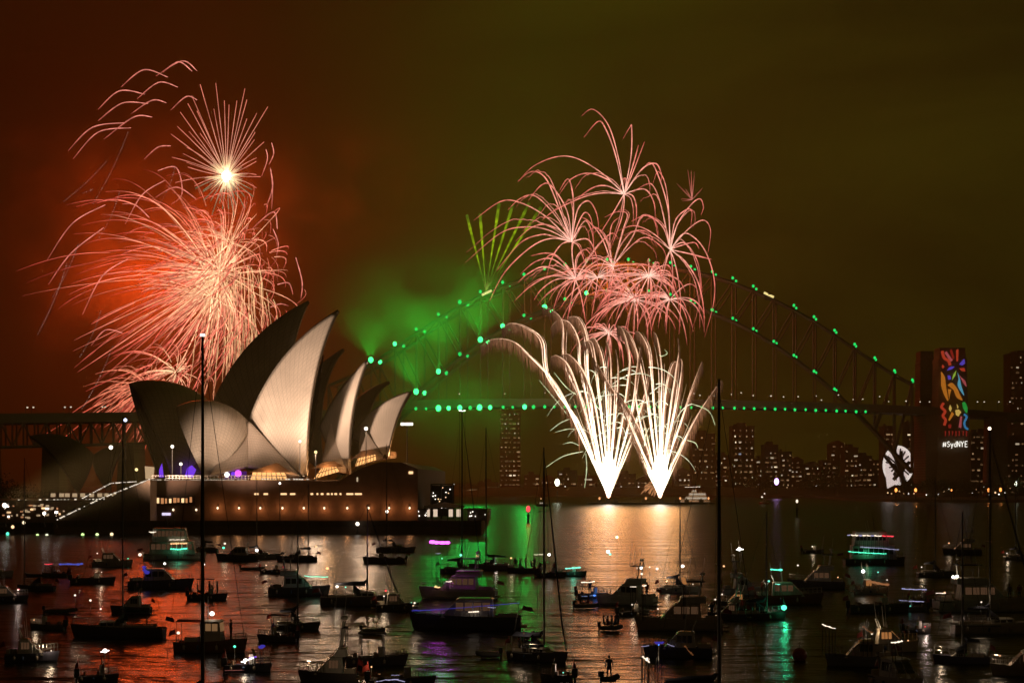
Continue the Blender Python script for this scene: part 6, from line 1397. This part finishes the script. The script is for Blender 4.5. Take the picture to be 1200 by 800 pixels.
def person_of(pose, ci):
    if (pose, ci) in PM: return PM[(pose, ci)]
    nm, J = person_mesh(pose)
    for m_ in (SKIN, CLO[ci], TRO): nm.materials.append(m_)
    nz_ = J['neck'][2]; hz_ = J['hip'][2]
    for pl in nm.polygons:
        c_ = pl.center
        hand = (abs(c_.y) > .22 and c_.z < J['wrl'][2] + .02 and pose == 'stand') or (pose == 'raise' and c_.z > 1.78)
        pl.material_index = 0 if (c_.z > nz_ - .02 and abs(c_.y) < .14) or hand else (1 if c_.z > hz_ + .02 else 2)
    h = MB(); hd = Vector(J['head']); h.ball(hd + Vector((-.025, 0, .07)), .105, 1.02, 1, .9, 10, 6); n_ = MB(); n_.ball(hd + Vector((.095, 0, .0)), .022, 1.2, .8, 1, 6, 4)
    PM[(pose, ci)] = (nm, h, n_, {}); return PM[(pose, ci)]
def person(key, lx, ly, face, label, pose='stand', ci=0, dz2=0.0):
    t, L_, B_, dz0, Yb, top = BOATS[key]; nm, h, n_, cache = person_of(pose, ci)
    o = bpy.data.objects.new("person", nm); COL.objects.link(o)
    Mw = Matrix.Translation(t.location) @ Matrix.Rotation(t.rotation_euler.z, 4, 'Z'); o.location = Mw @ Vector((lx * L_, ly * B_, dz0 + dz2)); o.rotation_euler = (0, 0, t.rotation_euler.z + R(face))
    tag(o, label, "person", "people on the boats")
    if 'h' not in cache:
        cache['h'] = h.build("hair", HAIR, o, True).data; cache['n'] = n_.build("nose", SKIN, o, True).data
    else:
        for nm_, k_ in (("hair", 'h'), ("nose", 'n')): c_ = bpy.data.objects.new(nm_, cache[k_]); COL.objects.link(c_); c_.parent = o
person('tr', .27, 0, 0, "man standing on the fishing boat's foredeck looking ahead", 'stand', 0, .25)
person('y23', -.24, -.10, 90, "person standing at the stern end under the boom tent of the near yacht", 'stand', 0)
person('y23', -.12, .12, -60, "person standing nearest the mast under the near yacht's boom tent", 'raise', 0)
person('y23', -.16, -.16, -90, "person sitting in the near yacht's cockpit between two who stand", 'sit', 0)
person('y23', -.36, .05, 20, "person sitting farthest aft on the near yacht", 'sit', 2)
person('m3', .02, .1, 0, "steersman standing at the passenger launch's console", 'stand', 0)
for i, lx in enumerate((-.16, -.28, .24)): person('m3', lx, (-.18, .15, -.1)[i], (200, 20, 0)[i], ("passenger sitting amidships in the launch behind the fishing boat", "passenger sitting aft in the launch behind the fishing boat", "passenger standing at the bow of the launch behind the fishing boat")[i], ('sit', 'sit', 'stand')[i], i)
for i, (lx, po) in enumerate(((.22, 'stand'), (.08, 'raise'), (-.10, 'stand'), (-.26, 'sit'), (-.36, 'stand'))): person('l24', lx, (.1, -.15, .12, -.1, .1)[i], 90 + 40 * i, "silhouette %s in the crowded launch at the row's left end" % ("standing at the bow", "raising a phone", "standing amidships", "sitting on the stern thwart", "standing by the outboard")[i], po, i % 4)
for i, (lx, po) in enumerate(((-.2, 'stand'), (.1, 'stand'), (-.34, 'sit'))): person('l25', lx, (.1, -.1, 0)[i], 60 * i, "silhouette %s in the launch with the white light strip" % ("standing behind the console", "standing at the console", "sitting at the stern")[i], po, i)
person('s27', -.1, 0, 90, "person standing in the blue lit tender at the white cruiser's stern", 'stand', 0)
for i, lx in enumerate((-.28, .05)): person('d26', lx, 0, (0, 180)[i], ("person steering the dinghy below the blue lit tender", "person facing the steersman in the dinghy below the tender")[i], 'sit', i)
for i, lx in enumerate((-.34, -.18, .0, .14, .28)): person('d27', lx, (.1, -.14, .14, -.12, .02)[i], (0, 20, 180, 160, 180)[i], "%s of five people sitting in the inflatable on the orange water" % ("steersman", "second from the stern", "middle one", "second from the bow", "foremost")[i], 'sit', i % 4)
person('d29', -.1, 0, 60, "person standing upright in the dinghy at the bottom edge", 'stand', 0)
for i, lx in enumerate((-.42, -.36, -.30)): person('y34', lx, (.1, -.14, .1)[i], 90 * i, "silhouette %s in the cockpit of the green lamp yacht" % ("sitting farthest aft", "standing at the wheel", "sitting by the companionway")[i], ('sit', 'stand', 'sit')[i], i)
for i, lx in enumerate((-.40, -.34)): person('c33', lx, (.1, -.1)[i], 120 * i, "passenger %s on the wooden cruiser's lit stern" % ("standing aft", "standing by the cabin door")[i], ('stand', 'raise')[i], i + 1)
for i, lx in enumerate((.28, .36)): person('c38', lx, (.1, -.1)[i], 90, "person standing %s on the large right hand cruiser" % ("on the foredeck", "right at the bow")[i], 'stand', i)
person('c25', -.36, .0, 60, "person standing in the white flybridge cruiser's cockpit", 'stand', 1)
person('c28', -.38, .1, 60, "person standing on the broad houseboat's stern deck", 'raise', 3)
